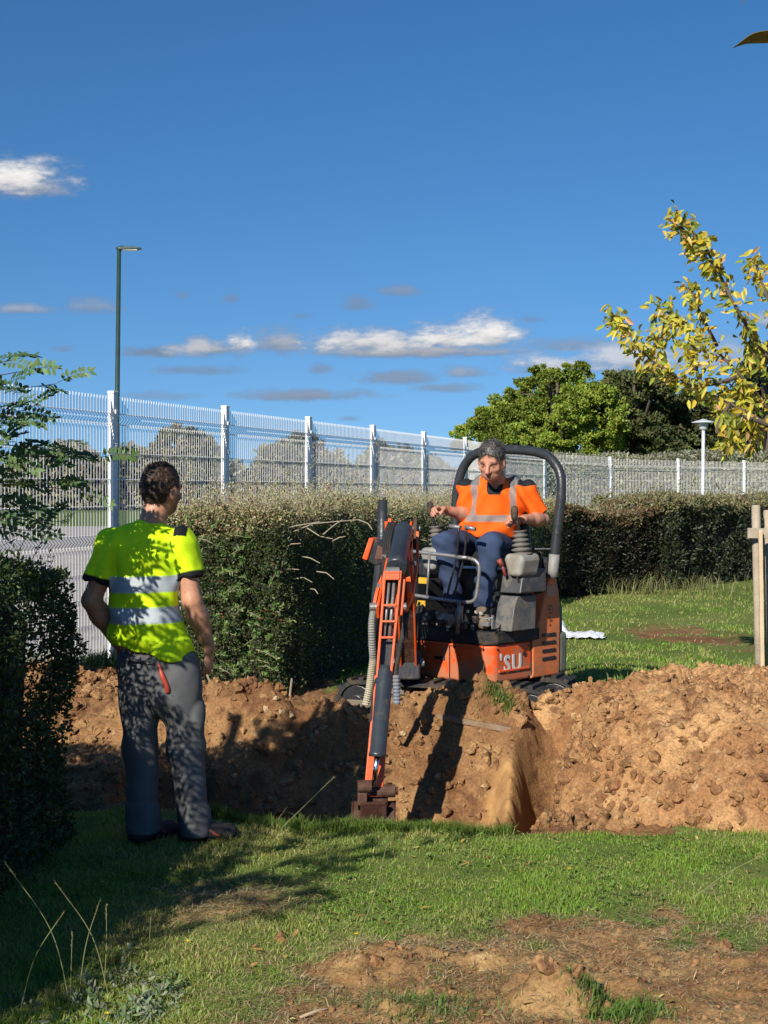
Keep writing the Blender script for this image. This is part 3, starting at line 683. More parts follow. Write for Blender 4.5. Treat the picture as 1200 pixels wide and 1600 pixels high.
# ------------------------------------------------------------------ lamps
def street_lamp():
    M = mat('dark_green_paint', (.022, .05, .042), .45, bump=.05); b = P(180, 780, 32.5); b[2] = .05; t = P(186, 389, 32.5)
    r = thing('street_lamp', b, 'tall dark green street lamp standing behind the white fence', 'street lamp')
    mb = MB(); mb.tube([b, b+(t-b)*.12, b+(t-b)*.125, t], [.085, .08, .062, .045], 14); mb.build('pole', M, r, smooth=True)
    mb = MB(); h = t+V(.22, 0, .0); mb.tube([t+V(-.05, 0, -.02), t+V(.02, 0, .02), t+V(.1, 0, .035)], [.05, .05, .04], 10)
    mb.build('arm', M, r, smooth=True)
    # flat tapered head
    prof = [(-.02, .0), (.08, .045), (.30, .05), (.46, .03), (.50, .008), (.46, -.01), (.02, -.025)]
    mb = MB(); mb.prism([t+V(x, -.09, z) for x, z in prof], V(0, 1, 0), .18); mb.build('lamp_head', M, r, bevel=.012)
    mb = MB(); mb.box(t+V(.25, 0, -.028), (.16, .07, .008)); mb.build('lens', mat('lamp_glass', (.5, .52, .5), .25, bump=0), r)
street_lamp()
def park_lamp():
    M = mat('pale_grey_paint', (.55, .60, .66), .4, bump=.05); b = P(1097, 800, 30.0); b[2] = 0; t = P(1099, 672, 30.0)
    r = thing('park_lamp', b, 'short pale park lamp with a flat disc hat above the right hedge', 'street lamp')
    mb = MB(); mb.tube([b, t], .034, 12); mb.build('pole', M, r, smooth=True)
    mb = MB(); mb.tube([t, t+V(0, 0, .02), t+V(0, 0, .13), t+V(0, 0, .15)], [.05, .085, .10, .10], 16); mb.build('lantern', mat('frosted_glass', (.55, .58, .58), .3, bump=0), r, smooth=True)
    mb = MB(); mb.tube([t+V(0, 0, .15), t+V(0, 0, .165), t+V(0, 0, .20), t+V(0, 0, .225)], [.235, .235, .10, .02], 24); mb.build('lamp_hat', M, r)
park_lamp()

# ------------------------------------------------------------------ vegetation
M_BARK = mat('bark', (.10, .075, .055), .9, scale=20, bump=.6, bscale=40)
M_TWIG = mat('pale_twig', (.30, .24, .17), .8, bump=.2)
M_CORE = mat('hedge_dark_core', (.028, .024, .015), .95, scale=30, bump=.6)
def hedge(name, label, path, width, top, ground, n_leaf, size, cols, topcols, seed, lump=.07, sprigs=0, sprigcol=(.32, .34, .2), dark=None, end0=True, end1=True, topn=.5, twigs=0, endw=1.5, bias=0, hfun=None, cat='hedge', sprig_h=(.08, .22)):
    """path: front-right line of the hedge, running away; the body lies to its left"""
    r = np.random.default_rng(seed); pth = np.array(smooth_path([V(*p, 0) for p in path], 6)); seg = np.linalg.norm(np.diff(pth, axis=0), axis=1); cum = np.r_[0, np.cumsum(seg)]; L = cum[-1]
    def at(s):
        s = np.clip(s, 0, L-1e-6); i = np.searchsorted(cum, s, 'right')-1; i = np.clip(i, 0, len(seg)-1); f = (s-cum[i])/seg[i]
        p = pth[i]+(pth[i+1]-pth[i])*f[:, None]; t = unit(pth[i+1]-pth[i]); n = np.stack([t[:, 1], -t[:, 0], t[:, 2]*0], 1); return p, t, n
    def topz(s): return (top if hfun is None else hfun(s))
    base = np.array([pth[0, 0], pth[0, 1], ground]); root = thing(name, base, label, cat)
    # core: a dark lumpy closed body, added to block light inside
    ns = max(8, int(L/.25)); prof_w = np.array([0, 0, .25, .5, .75, 1, 1]); prof = [(0, 0), (0, .5), (0, .93), (.06, 1), (.5, 1.0), (.94, 1), (1, .93), (1, .5), (1, 0)]
    S = np.linspace(0, L, ns+1); p, t, n = at(S); tz = np.broadcast_to(topz(S), S.shape); ins = .17
    vv = []
    for (u, w) in prof:
        q = p - n*(ins+(width-2*ins)*u)[..., None] if np.ndim(u) else p - n*(ins+(width-2*ins)*u)
        q = q.copy(); q[:, 2] = ground-.02+(tz-ground-.09)*w; vv.append(q)
    vv = np.stack(vv, 1); m = len(prof)
    vv[0] += t[0]*ins; vv[-1] -= t[-1]*ins
    fl = vv.reshape(-1, 3); fl = fl+np.stack([vn3(fl*2.1, 1), vn3(fl*2.1, 2), vn3(fl*2.1, 3)*.3], 1)*.10
    idx = np.arange((ns+1)*m).reshape(ns+1, m); q = np.stack([idx[:-1, :-1], idx[1:, :-1], idx[1:, 1:], idx[:-1, 1:]], -1).reshape(-1, 4)
    me = bpy.data.meshes.new('core'); me.from_pydata((fl-base).tolist(), [], q.tolist()+[idx[0].tolist(), idx[-1].tolist()[::-1]]); me.materials.append(M_CORE)
    o = bpy.data.objects.new('dark_core', me); COL.objects.link(o); o.parent = root
    # leaf shell
    Hh = float(np.mean(topz(S)))-ground; areas = np.array([L*Hh, L*width*topn*2, L*Hh*.18, width*Hh*(endw if end0 else .05), width*Hh*(.8 if end1 else .05)]); cnt = (areas/areas.sum()*n_leaf).astype(int)
    C, O, K = [], [], []
    for f, k in enumerate(cnt):
        if f < 3: s = (r.random(k)**(1.35 if L > 6 else 1)*L) if not bias else L*(1-r.random(k)**bias)     # denser at the near end
        else: s = np.full(k, 0. if f == 3 else L)
        p, t, n = at(s); tzs = np.broadcast_to(topz(s), s.shape); u = r.random(k); w = r.random(k); dep = r.random(k)**1.7*.16
        if f == 0: q = p-n*dep[:, None]; z = ground+(tzs-ground)*w; out = n
        elif f == 1: q = p-n*(u*width)[:, None]; z = tzs-dep*.8; out = np.tile([0, 0, 1.], (k, 1))
        elif f == 2: q = p-n*(width-dep)[:, None]; z = ground+(tzs-ground)*w; out = -n
        elif f == 3: q = p-n*(u*width)[:, None]+t*dep[:, None]; z = ground+(tzs-ground)*w; out = -t
        else: q = p-n*(u*width)[:, None]-t*dep[:, None]; z = ground+(tzs-ground)*w; out = t
        q = q.copy(); q[:, 2] = z
        lum = 1.4*vn3(q*2.2, seed)+.8*vn3(q*5.5, seed+1)+.45*vn3(q*12, seed+2)
        q += out*(lump*lum)[:, None]
        hole = vn3(q*7, seed+4)+.6*vn3(q*15, seed+6); keep = hole > -.28-.3*(f == 1); q, out = q[keep], out[keep]; dep = dep[keep]
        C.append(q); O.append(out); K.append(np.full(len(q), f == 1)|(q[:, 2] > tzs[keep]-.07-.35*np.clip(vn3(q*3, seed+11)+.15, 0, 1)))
    C = np.concatenate(C); O = np.concatenate(O); K = np.concatenate(K); N = len(C)
    v, q = rand_leaves(C, O, size*r.uniform(.6, 1.35, N), size*.5*r.uniform(.7, 1.2, N), r, 1.2, .25, .25)
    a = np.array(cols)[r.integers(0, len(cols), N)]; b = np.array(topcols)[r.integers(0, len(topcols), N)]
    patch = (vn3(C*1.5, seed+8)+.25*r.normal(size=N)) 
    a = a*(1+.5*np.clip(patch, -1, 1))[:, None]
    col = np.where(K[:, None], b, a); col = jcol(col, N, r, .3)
    if dark is not None: pass
    mesh_np('foliage', v, q, None, LEAF_H, parent=root, col=rep(col, 6))
    if sprigs:
        Vs, Qs, Cs = [], [], []; n0 = 0; tw = MB()
        for i in range(sprigs):
            s = np.array([r.random()**1.4*L]); p, t, n = at(s); tzs = float(np.broadcast_to(topz(s), s.shape)[0]); b0 = p[0]-n[0]*r.random()*width; b0[2] = tzs-.05
            ln = r.uniform(*sprig_h)*(1+.9*(r.random() < .12)); dr = nrm(V(r.normal(0, .4), r.normal(0, .4), 1)); k = int(8+ln*45)
            tt = np.sort(r.random(k))*ln; c = b0[None]+dr[None]*tt[:, None]+(tt[:, None]**2)*np.array([[r.normal(), r.normal(), 0]])*1.0
            tw.tube([b0, c[k//2], c[-1]], [.0024, .0018, .001], 3)
            v, q = rand_leaves(c, unit(r.normal(size=(k, 3))+np.array([0, 0, .3])), size*.75*r.uniform(.6, 1.2, k), size*.33, r, 1.2)
            Vs.append(v); Qs.append(q+n0); n0 += len(v); cc = np.array(sprigcol) if r.random() < .86 else np.array([.24, .12, .06]); Cs.append(rep(jcol(cc, k, r, .3), 6))
        mesh_np('top_shoots', np.concatenate(Vs), np.concatenate(Qs), None, LEAF_H, parent=root, col=np.concatenate(Cs))
        tag(tw.build('shoot_stems', M_TWIG, root), kind='stuff')
    if twigs:
        tw = MB()
        for i in range(twigs):
            s = np.array([r.uniform(.05, .8)*L]) ; p, t, n = at(s); b0 = p[0]-n[0]*.1; b0[2] = ground+(float(np.broadcast_to(topz(s), s.shape)[0])-ground)*r.uniform(.5, .97)
            e = b0+n[0]*r.uniform(.14, .26)+V(0, 0, r.uniform(-.04, .08))+t[0]*r.uniform(-.25, .25); tw.tube([b0, (b0+e)/2+V(0, 0, .02), e], [.005, .0045, .004], 5)
        tw.build_each('cut_twig', M_TWIG, root)
    return root, at
LEAF_H = leafmat('hedge_leaf', .22, .48, .4)
GREENS = [(.052, .096, .026), (.070, .118, .03), (.044, .074, .03), (.105, .145, .045), (.085, .095, .05)]
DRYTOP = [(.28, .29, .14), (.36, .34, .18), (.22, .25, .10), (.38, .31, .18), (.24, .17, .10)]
def hf(s): return 1.53 + 0*s
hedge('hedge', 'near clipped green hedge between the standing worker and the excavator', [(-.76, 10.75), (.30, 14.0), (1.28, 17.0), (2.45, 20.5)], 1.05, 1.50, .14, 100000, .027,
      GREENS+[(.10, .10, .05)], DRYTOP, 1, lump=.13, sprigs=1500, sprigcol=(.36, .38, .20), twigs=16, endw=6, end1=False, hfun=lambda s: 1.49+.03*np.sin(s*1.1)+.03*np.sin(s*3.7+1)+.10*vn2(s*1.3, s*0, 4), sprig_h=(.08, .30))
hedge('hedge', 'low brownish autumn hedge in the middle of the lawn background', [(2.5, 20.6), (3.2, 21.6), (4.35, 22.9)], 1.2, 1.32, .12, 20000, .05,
      [(.022, .032, .014), (.040, .030, .016), (.026, .028, .014)], [(.17, .12, .06), (.14, .14, .06), (.18, .10, .05)], 2, lump=.1, sprigs=120, hfun=lambda s: 1.36+.07*np.sin(s*2.+1), end0=False, end1=False)  # face leaves darkened: shade side put into the colour, tops left lighter
hedge('hedge', 'taller grey-green bushy hedge at the right behind the tree stakes', [(4.45, 22.7), (6.0, 24.7), (7.6, 26.3), (9.5, 27.6)], 1.4, 1.5, .08, 30000, .06,
      [(.030, .044, .020), (.060, .072, .035), (.024, .034, .015)], [(.20, .19, .09), (.24, .20, .1), (.15, .16, .07)], 3, lump=.17, sprigs=200, sprigcol=(.22, .22, .12), hfun=lambda s: 1.49+.05*np.sin(s*1.7), end0=True, end1=False)  # shaded look of the face is in its dark leaf colours
hedge('hedge', 'dark dense hedge filling the left edge in the foreground', [(-2.3, 1.9), (-1.90, 2.8), (-1.68, 4.0), (-1.58, 5.2), (-1.48, 6.2), (-1.50, 7.0)], 1.7, 1.45, 0, 90000, .026,
      [(.05, .085, .028), (.07, .105, .035), (.04, .065, .025)], [(.05, .085, .025), (.07, .11, .03)], 4, lump=.13, sprigs=330, sprigcol=(.07, .11, .035), hfun=lambda s: 1.40+.05*np.sin(s*2.3)-.12*ss(4.4, 5.4, s), sprig_h=(.08, .26), bias=1.8)

def side_shoots():
    """brighter leafy shoots that stick out of the near hedge's end, and its bare stems"""
    r = np.random.default_rng(33); root = thing('shrub_shoots', P(440, 1120, 10.6)*V(1, 1, 0)+V(0, 0, .14), 'bright green leafy shoots spreading from the corner of the near hedge', 'shrub')
    Vs, Qs, Cs = [], [], []; n0 = 0; tw = MB()
    anchors = [(395+r.uniform(-60, 45), 1000+r.uniform(-85, 80)) for _ in range(44)]+[(330+r.uniform(-45, 60), 880+r.uniform(-60, 60)) for _ in range(16)]
    for i, (px, py) in enumerate(anchors):
        b = P(px, py, 10.75+r.uniform(0, .15)); ln = r.uniform(.10, .24); dr = nrm(V(r.uniform(-.3, 1.0), -r.uniform(.3, .9), r.uniform(-.1, .8))); k = int(ln*130)
        tt = np.sort(r.random(k))*ln; c = b[None]+dr[None]*tt[:, None]-V(0, 0, 1)[None]*(tt[:, None]**2)*1.2; tw.tube([b, c[k//2], c[-1]], [.004, .003, .0015], 4)
        v, q = rand_leaves(c, unit(r.normal(size=(k, 3))+dr), r.uniform(.022, .040, k), r.uniform(.010, .017, k), r, 1.1, .2, .2)
        Vs.append(v); Qs.append(q+n0); n0 += len(v); cc = np.array([.10, .20, .045]) if r.random() < .75 else np.array([.16, .25, .065]); Cs.append(rep(jcol(cc, k, r, .25), 6))
    mesh_np('foliage', np.concatenate(Vs), np.concatenate(Qs), None, LEAF_H, parent=root, col=np.concatenate(Cs)); tw.build_each('stem', M_TWIG, root)
    tw = MB()
    for pts in ([(455, 1150), (462, 1125), (453, 1095), (456, 1060)], [(330, 1112), (332, 1080), (322, 1050)], [(598, 0), (0, 0)][:0]):
        if pts: tw.tube(smooth_path([P(x, y, 10.45) for x, y in pts], 4), .008, 6)
    tw.build_each('bare_stem', M_TWIG, root)
    # pale twigs drooping out of the torn side, and the long arched one
    tw = MB()
    for a, b_, c_ in [((440, 862), (455, 850), (470, 849)), ((470, 869), (485, 872), (500, 880)), ((440, 893), (455, 889), (467, 890)), ((458, 905), (474, 902), (488, 910)), ((495, 893), (510, 895), (522, 905)), ((505, 835), (520, 822), (535, 812)),
                      ((440, 838), (490, 818), (560, 812)), ((560, 812), (575, 818), (582, 828)), ((480, 825), (500, 838), (520, 842)), ((485, 920), (492, 921), (497, 928)), ((436, 830), (460, 822), (500, 815)), ((520, 845), (530, 840), (540, 838))]:
        d = 10.9+.22*(a[0]-440)/60; tw.tube([P(*a, d), P(*b_, d-.05), P(*c_, d-.1)], [.0045, .0038, .0025], 5)
    tw.build_each('pale_twig', mat('cut_twig', (.36, .31, .22), .8), root)
    # berries
    bm_ = MB(); v0, f0 = ico_variants(1, 1, 3); 
    for _ in range(15):
        p = P(r.choice([345, 418, 312, 400])+r.normal(0, 9), r.choice([828, 893, 830, 960])+r.normal(0, 9), 10.62); bm_.add(v0[0]*.009+p, f0.tolist())
    bm_.build_each('berry', mat('red_berries', (.30, .06, .03), .5), root)
side_shoots()

def compound(b, dr, ln, npair, r, leaflet=.032, sag=.6):
    """a pinnate leaf: pairs of leaflets along a curved rib"""
    dr = nrm(dr); lit = nrm(np.array(SD)*.8+V(.15, -.3, .2)+r.normal(0, .25, 3)); side = nrm(np.cross(dr, lit)+V(1e-3, 0, 0)); up = np.cross(side, dr)
    t = np.linspace(.25, 1, npair); c = b[None]+dr[None]*(t[:, None]*ln)-V(0, 0, 1)[None]*(t[:, None]**2*ln*sag*.4)
    tw = r.normal(0, .25); side2 = side*math.cos(tw)+up*math.sin(tw); up2 = np.cross(side2, dr)
    C = np.concatenate([c, c, c[-1:]]); n = len(C)
    D = np.concatenate([np.tile(side2*.93+dr*.35, (npair, 1)), np.tile(-side2*.93+dr*.35, (npair, 1)), dr[None]])+r.normal(0, .13, (n, 3)); D = unit(D)
    Nn = np.tile(up2, (n, 1))+r.normal(0, .15, (n, 3)); S = unit(np.cross(D, Nn)); Nn = np.cross(S, D)
    v, q = leaves(C, D, S, Nn, leaflet*r.uniform(.8, 1.15, n), leaflet*.5, .1)
    return v, q, [b, (b+c[npair//2])/2, c[npair//2], c[-1]]
def pinnate_tree():
    r = np.random.default_rng(44); base = V(-2.35, 5.0, 0); root = thing('pinnate_leaf_tree', base, 'feathery-leaved young tree rising from the dark hedge at left', 'tree')
    Vs, Qs, Cs = [], [], []; n0 = 0; tw = MB(); br = MB()
    br.tube(smooth_path([base, base+V(.05, .1, .8), base+V(-.05, .3, 1.6), base+V(-.2, .2, 2.6)], 5), [.035]*1+[.032]*15, 8)
    # branches: (from, to)
    ends = []
    for (px, py, d) in [(30, 560, 6.2), (85, 600, 6.3), (45, 640, 6.2), (60, 575, 6.15), (150, 715, 6.45), (110, 765, 6.4), (75, 700, 6.3), (20, 720, 6.1), (95, 815, 6.4), (40, 790, 6.2), (10, 600, 6.0), (-30, 560, 6.0), (-50, 640, 6.0), (-80, 700, 5.9),
                        (-20, 760, 6.0), (15, 660, 6.1), (55, 740, 6.3), (5, 830, 6.1), (100, 690, 6.5), (60, 830, 6.3), (-15, 650, 6.1), (25, 690, 6.2)]: ends.append(P(px, py, d))
    # limbs reaching towards the camera side; these throw the leaf shadows on the worker's back and the lawn
    for k in range(9): ends.append(V(-1.78+r.normal(0, .16), 5.35+r.normal(0, .38), r.uniform(1.78, 2.25)))
    for k in range(12): ends.append(V(-1.8+r.normal(0, .25), 3.2+r.normal(0, .35), r.uniform(1.7, 2.35)))
    for e in ends:
        st = base+V(-.05, .3, 1.2+.5*r.random()) if e[1] > 4.4 else V(-2.4, 3.4, 1.1); mid = st*.45+e*.55+V(r.normal(0, .06), r.normal(0, .06), .1); pts = smooth_path([st, mid, e], 8); m = len(pts)
        br.tube(pts, [.006*(1-.8*i/m) for i in range(m)], 5)
        for j in range(6, m):
            if r.random() < .18: continue
            b = pts[j]; tdir = nrm(pts[min(j+1, m-1)]-pts[j-1]); out = nrm(tdir*.7+V(r.normal(0, .6), r.normal(0, .5), r.uniform(-.1, .6)))
            v, q, st_ = compound(b, out, r.uniform(.11, .18), int(r.integers(6, 9)), r, r.uniform(.030, .042)); Vs.append(v); Qs.append(q+n0); n0 += len(v); tw.tube(st_, .0012, 3)
            cc = np.array([.075, .14, .045]) if r.random() < .7 else np.array([.11, .19, .06]); Cs.append(rep(jcol(cc, len(v)//6, r, .22), 6))
    mesh_np('foliage', np.concatenate(Vs), np.concatenate(Qs), None, leafmat('pinnate_leaf', .3, .5, .35), parent=root, col=np.concatenate(Cs))
    tag(tw.build('leaf_ribs', mat('leaf_rib', (.16, .17, .06), .7, bump=0), root), kind='stuff'); br.build('trunk', M_BARK, root, smooth=True)
pinnate_tree()

def crown_tree(name, label, base, blobs, n, size, cols, seed, trunk=.25, cat='tree', group=None, inner=.75):
    """blobs: (centre, radii). Leaf clumps on the shells of many lobes, each lobe its own clumps"""
    r = np.random.default_rng(seed); root = thing(name, base, label, cat, group)
    vol = np.array([b[1][0]*b[1][2] for b in blobs]); cnt = (vol/vol.sum()*n).astype(int); C, O = [], []; br = MB()
    top = max(b[0][2] for b in blobs)
    br.tube(smooth_path([V(*base), V(base[0]+.1, base[1], base[2]+(top-base[2])*.4), V(base[0], base[1], top)], 4), [trunk*(1-.85*i/8) for i in range(9)], 9)
    for (c, rd), k in zip(blobs, cnt):
        c = V(*c); rd = V(*rd); br.tube([V(base[0], base[1], base[2]+(c[2]-base[2])*.5), c*.6+V(base[0], base[1], c[2])*.4-V(0, 0, rd[2]*.4), c], [trunk*.35, trunk*.22, trunk*.08], 6)
        nc = max(6, k//70); u = unit(r.normal(size=(nc, 3))); rr = r.uniform(.58, 1.10, nc)[:, None]; cc = c+u*rd*rr; cs = r.uniform(.10, .26, nc)*rd.min()
        idx = r.integers(0, nc, k); off = unit(r.normal(size=(k, 3)))*(r.random((k, 1))**.5)*cs[idx][:, None]*np.array([[1.15, 1.15, .75]])
        C.append(cc[idx]+off); O.append(unit(u[idx]+off*1.2/np.linalg.norm(off, axis=1, keepdims=True)))
    C = np.concatenate(C); O = np.concatenate(O); N = len(C)
    v, q = rand_leaves(C, O, size*r.uniform(.6, 1.4, N), size*.62, r, .9, .3, .2)
    a = np.array(cols)[r.integers(0, len(cols), N)]; clump = 1+1.0*vn3(C*.7, seed)+.5*vn3(C*2.4, seed+1)
    mesh_np('crown', v, q, None, LEAF_T, parent=root, col=rep(jcol(a*clump[:, None], N, r, .25), 6)); br.build('trunk', M_BARK, root, smooth=True)
    return root
LEAF_T = leafmat('tree_leaf', .25, .55, .3)
def blobs_px(lst, d, dep=1.0):
    out = []
    for (px, py, rx, ry) in lst: s = F/d; out.append((tuple(P(px, py, d)+V(0, random.uniform(-1, 1)*dep, 0)), (rx/s, rx/s, ry/s)))
    return out
random.seed(5)
G1 = [(.19, .265, .034), (.15, .22, .03), (.27, .31, .045)]
crown_tree('broadleaf_tree', 'large round mid-green tree behind the fence above the operator', (P(870, 765, 62)[0], 62, 0),
    blobs_px([(870, 650, 60, 50), (820, 665, 48, 40), (908, 612, 40, 32), (850, 606, 38, 28), (798, 636, 30, 28), (835, 630, 34, 26), (885, 640, 34, 28), (920, 645, 26, 26), (868, 585, 20, 14), (815, 612, 18, 14), (765, 655, 20, 16), (940, 620, 14, 14), (775, 668, 45, 36), (925, 655, 45, 50), (745, 685, 38, 24), (870, 700, 95, 35), (790, 700, 60, 30), (890, 585, 26, 16), (845, 590, 22, 14)], 62, 2.5), 90000, .125, G1, 51, .35)
G2 = [(.085, .11, .035), (.11, .13, .045), (.15, .155, .055), (.06, .08, .03)]
crown_tree('broadleaf_tree', 'dark olive tree just right of the round mid-green one', (P(990, 765, 66)[0], 66, 0),
    blobs_px([(980, 640, 42, 60), (1010, 625, 40, 48), (960, 620, 28, 35), (1035, 650, 40, 55), (990, 690, 60, 40), (1040, 700, 50, 30), (1000, 592, 20, 18), (1030, 600, 18, 22), (965, 590, 16, 14)], 66, 2), 42000, .17, G2, 52, .3)
crown_tree('broadleaf_tree', 'dark low tree behind the park lamp at the right', (P(1090, 765, 68)[0], 68, 0),
    blobs_px([(1075, 660, 38, 50), (1110, 680, 45, 45), (1100, 640, 24, 30), (1150, 700, 50, 30), (1060, 700, 40, 32)], 68, 2), 26000, .17, G2, 53, .3)
crown_tree('dark_conifer', 'dark spreading evergreen at the right edge behind the yellow tree', (P(1195, 765, 55)[0], 55, 0),
    blobs_px([(1190, 600, 28, 40), (1172, 640, 26, 28), (1205, 640, 40, 60), (1180, 570, 14, 22), (1150, 615, 16, 10), (1215, 570, 26, 40), (1160, 660, 20, 20), (1230, 690, 40, 40)], 55, 1.5), 22000, .14, [(.03, .05, .022), (.045, .06, .028)], 54, .3)
HZ = [(.24, .23, .14), (.20, .20, .12), (.28, .26, .17)]  # grey haze is put into these pale leaf colours
crown_tree('broadleaf_tree', 'dome-shaped hazy tree behind the fence left of the near post', (P(283, 765, 75)[0], 75, 0),
    blobs_px([(283, 700, 46, 34), (262, 712, 34, 30), (305, 712, 34, 30), (283, 740, 56, 30)], 75, 1.5), 14000, .2, HZ, 55, .3)
crown_tree('broadleaf_tree', 'small hazy tree behind the fence between its middle posts', (P(475, 765, 85)[0], 85, 0),
    blobs_px([(475, 705, 30, 26), (500, 725, 40, 22), (455, 720, 26, 22)], 85, 1.5), 8000, .22, HZ, 56, .25)
def shrub_belt(name, label, x0, x1, d, hz, n, size, cols, seed, dep=2.5, rag=.35):
    r = np.random.default_rng(seed); root = thing(name, ((x0+x1)/2, d, -.02), label, 'shrubs')
    x = r.uniform(x0, x1, n); top = hz*(1+rag*vn2(x*.35, x*0+seed, 1)+rag*.6*vn2(x*1.1, x*0+seed, 2)); w = r.random(n)**.75; y = d+r.uniform(-dep/2, dep/2, n)*(1-.5*w); z = w*top
    C = np.stack([x, y, z], 1); O = unit(np.stack([0*x, -1+0*x, .3+w], 1)); v, q = rand_leaves(C, O, size*r.uniform(.6, 1.4, n), size*.6, r, .9)
    a = np.array(cols)[r.integers(0, len(cols), n)]*(1+.8*vn3(C*.5, 3)+.5*vn3(C*1.6, 4))[:, None]
    mesh_np('foliage', v, q, None, LEAF_T, parent=root, col=rep(jcol(a, n, r, .25), 6))
    mb = MB(); 
    m = 60; xs = np.linspace(x0, x1, m); tp = hz*(.78+rag*.8*vn2(xs*.35, xs*0+seed, 1)); v = []; 
    for s_ in (-.3, .3):
        for k in (0, 1): v += [V(a_, d+s_, (t_*.9 if k else 0)) for a_, t_ in zip(xs, tp)]
    f = []
    for i in range(m-1): f += [[i, i+1, m+i+1, m+i], [2*m+i, 3*m+i, 3*m+i+1, 2*m+i+1], [m+i, m+i+1, 3*m+i+1, 3*m+i]]
    mb.add(v, f); mb.build('dark_core', M_CORE, root)  # plain dark core body behind the leaves
    return root
GG = [(.30, .31, .22), (.25, .28, .18), (.34, .33, .24)]
shrub_belt('shrub_belt', 'tall grey-green shrub belt close behind the right half of the fence', 3.6, 28, 52, 3.0, 95000, .11, GG, 61, 3.0, .10)
shrub_belt('shrub_belt', 'far low hazy tree line behind the left half of the fence', -60, 14, 120, 4.6, 30000, .5, HZ, 62, 6, .55)
tree_line = shrub_belt('shrub_belt', 'distant wooded edge beyond the field on the right', 25, 110, 170, 7.5, 16000, .8, G2, 63, 8, .4)

# ------------------------------------------------------------------ yellow-leaved tree with stakes
def court():
    # pale gravelled ground on the far side of the fence
    pts = [(-3.6, 9.0), (-2.05, 13.1+.6), (1.0, 23.2), (1.9, 27.8), (3.1, 31.2), (3.1, 60), (-45, 60), (-45, 4), (-5.2, 4)]
    pts = [(x-.35, y+.15) for x, y in pts[:5]]+pts[5:]
    mb = MB(); mb.prism([V(x, y, .10) for x, y in pts], EZ_, .065); o = mb.build('gravel_court', mat('pale_gravel', (.40, .37, .33), .95, scale=3, var=.2, bump=.5, bscale=90), loc=(0, 0, 0)); tag(o, kind='structure')
EZ_ = V(0, 0, 1)
court()
def leaf_tree():
    r = np.random.default_rng(71); base = V(3.12, 11.0, .1); root = thing('staked_young_tree', base, 'young tree with yellow autumn leaves reaching in from the right', 'tree')
    br = MB(); tr = smooth_path([base, base+V(0, 0, 1.2), base+V(-.05, .05, 2.4), base+V(.1, 0, 4.2)], 6); br.tube(tr, [.045-.001*i for i in range(len(tr))], 9)
    C, D, K = [], [], []
    limbs = [  # pixel polylines at depth 11 +- , seen against the sky
        ([(1260, 720), (1200, 665), (1140, 630), (1075, 600), (1015, 560), (975, 510), (958, 492)], 10.9),
        ([(1250, 730), (1200, 640), (1160, 590), (1110, 540), (1060, 500), (1030, 480)], 11.1),
        ([(1260, 640), (1200, 560), (1150, 480), (1120, 420), (1090, 370), (1050, 335)], 11.0),
        ([(1250, 560), (1215, 500), (1190, 440), (1180, 405)], 11.2), ([(1150, 590), (1100, 600), (1085, 560), (1075, 520)], 10.8),
        ([(1120, 540), (1090, 480), (1075, 445)], 11.15), ([(1200, 665), (1160, 650), (1130, 650), (1100, 640)], 10.8), ([(1250, 700), (1200, 640), (1165, 620), (1140, 600)], 11.2),
        ([(1060, 500), (1040, 520), (1005, 560)], 10.9), ([(1150, 480), (1170, 520), (1180, 570)], 11.1), ([(1130, 420), (1100, 400), (1062, 350)], 11.0), ([(1200, 650), (1180, 680), (1150, 690)], 11.0), ([(1140, 630), (1120, 670), (1140, 690)], 10.8)]
    for pts, d in limbs:
        w = smooth_path([P(x, y, d+r.uniform(-.15, .15)) for x, y in pts], 7); m = len(w); br.tube(w, [.014*(1-.8*i/m)+.002 for i in range(m)], 6)
        for j in range(m//4, m):
            k = 6 if j < m*.5 else 9; t = nrm(w[min(j+1, m-1)]-w[j-1])
            for _ in range(k):
                dd = nrm(t*.5+r.normal(0, .75, 3)+V(-.1, 0, -.75)); C.append(w[j]+r.normal(0, .045, 3)); D.append(dd)
    C = np.array(C); D = np.array(D); px_ = 600+F*C[:, 0]/C[:, 1]; py_ = 765-F*(C[:, 2]-CAMZ)/C[:, 1]; k = (C[:, 0] < .262*C[:, 1]+.9) & ~((px_ < 1122) & (py_ > 628)); C, D = C[k], D[k]; n = len(C)
    s = unit(np.cross(D, np.tile(np.array(SD)+V(.1, -.3, 0), (n, 1))+r.normal(0, .55, (n, 3)))); nn = np.cross(s, D)
    v, q = leaves(C, D, s, nn, r.uniform(.045, .100, n), r.uniform(.022, .044, n), .25, .22)
    cols = np.array([(.62, .52, .06), (.52, .47, .06), (.33, .36, .06), (.68, .52, .14), (.19, .24, .05), (.60, .36, .13)]); a = cols[r.choice(6, n, p=[.28, .24, .18, .12, .12, .06])]
    mesh_np('crown', v, q, None, leafmat('autumn_leaf', .42, .42, .4), parent=root, col=rep(jcol(a, n, r, .15), 6))
    br.build('trunk', M_BARK, root, smooth=True)
leaf_tree()
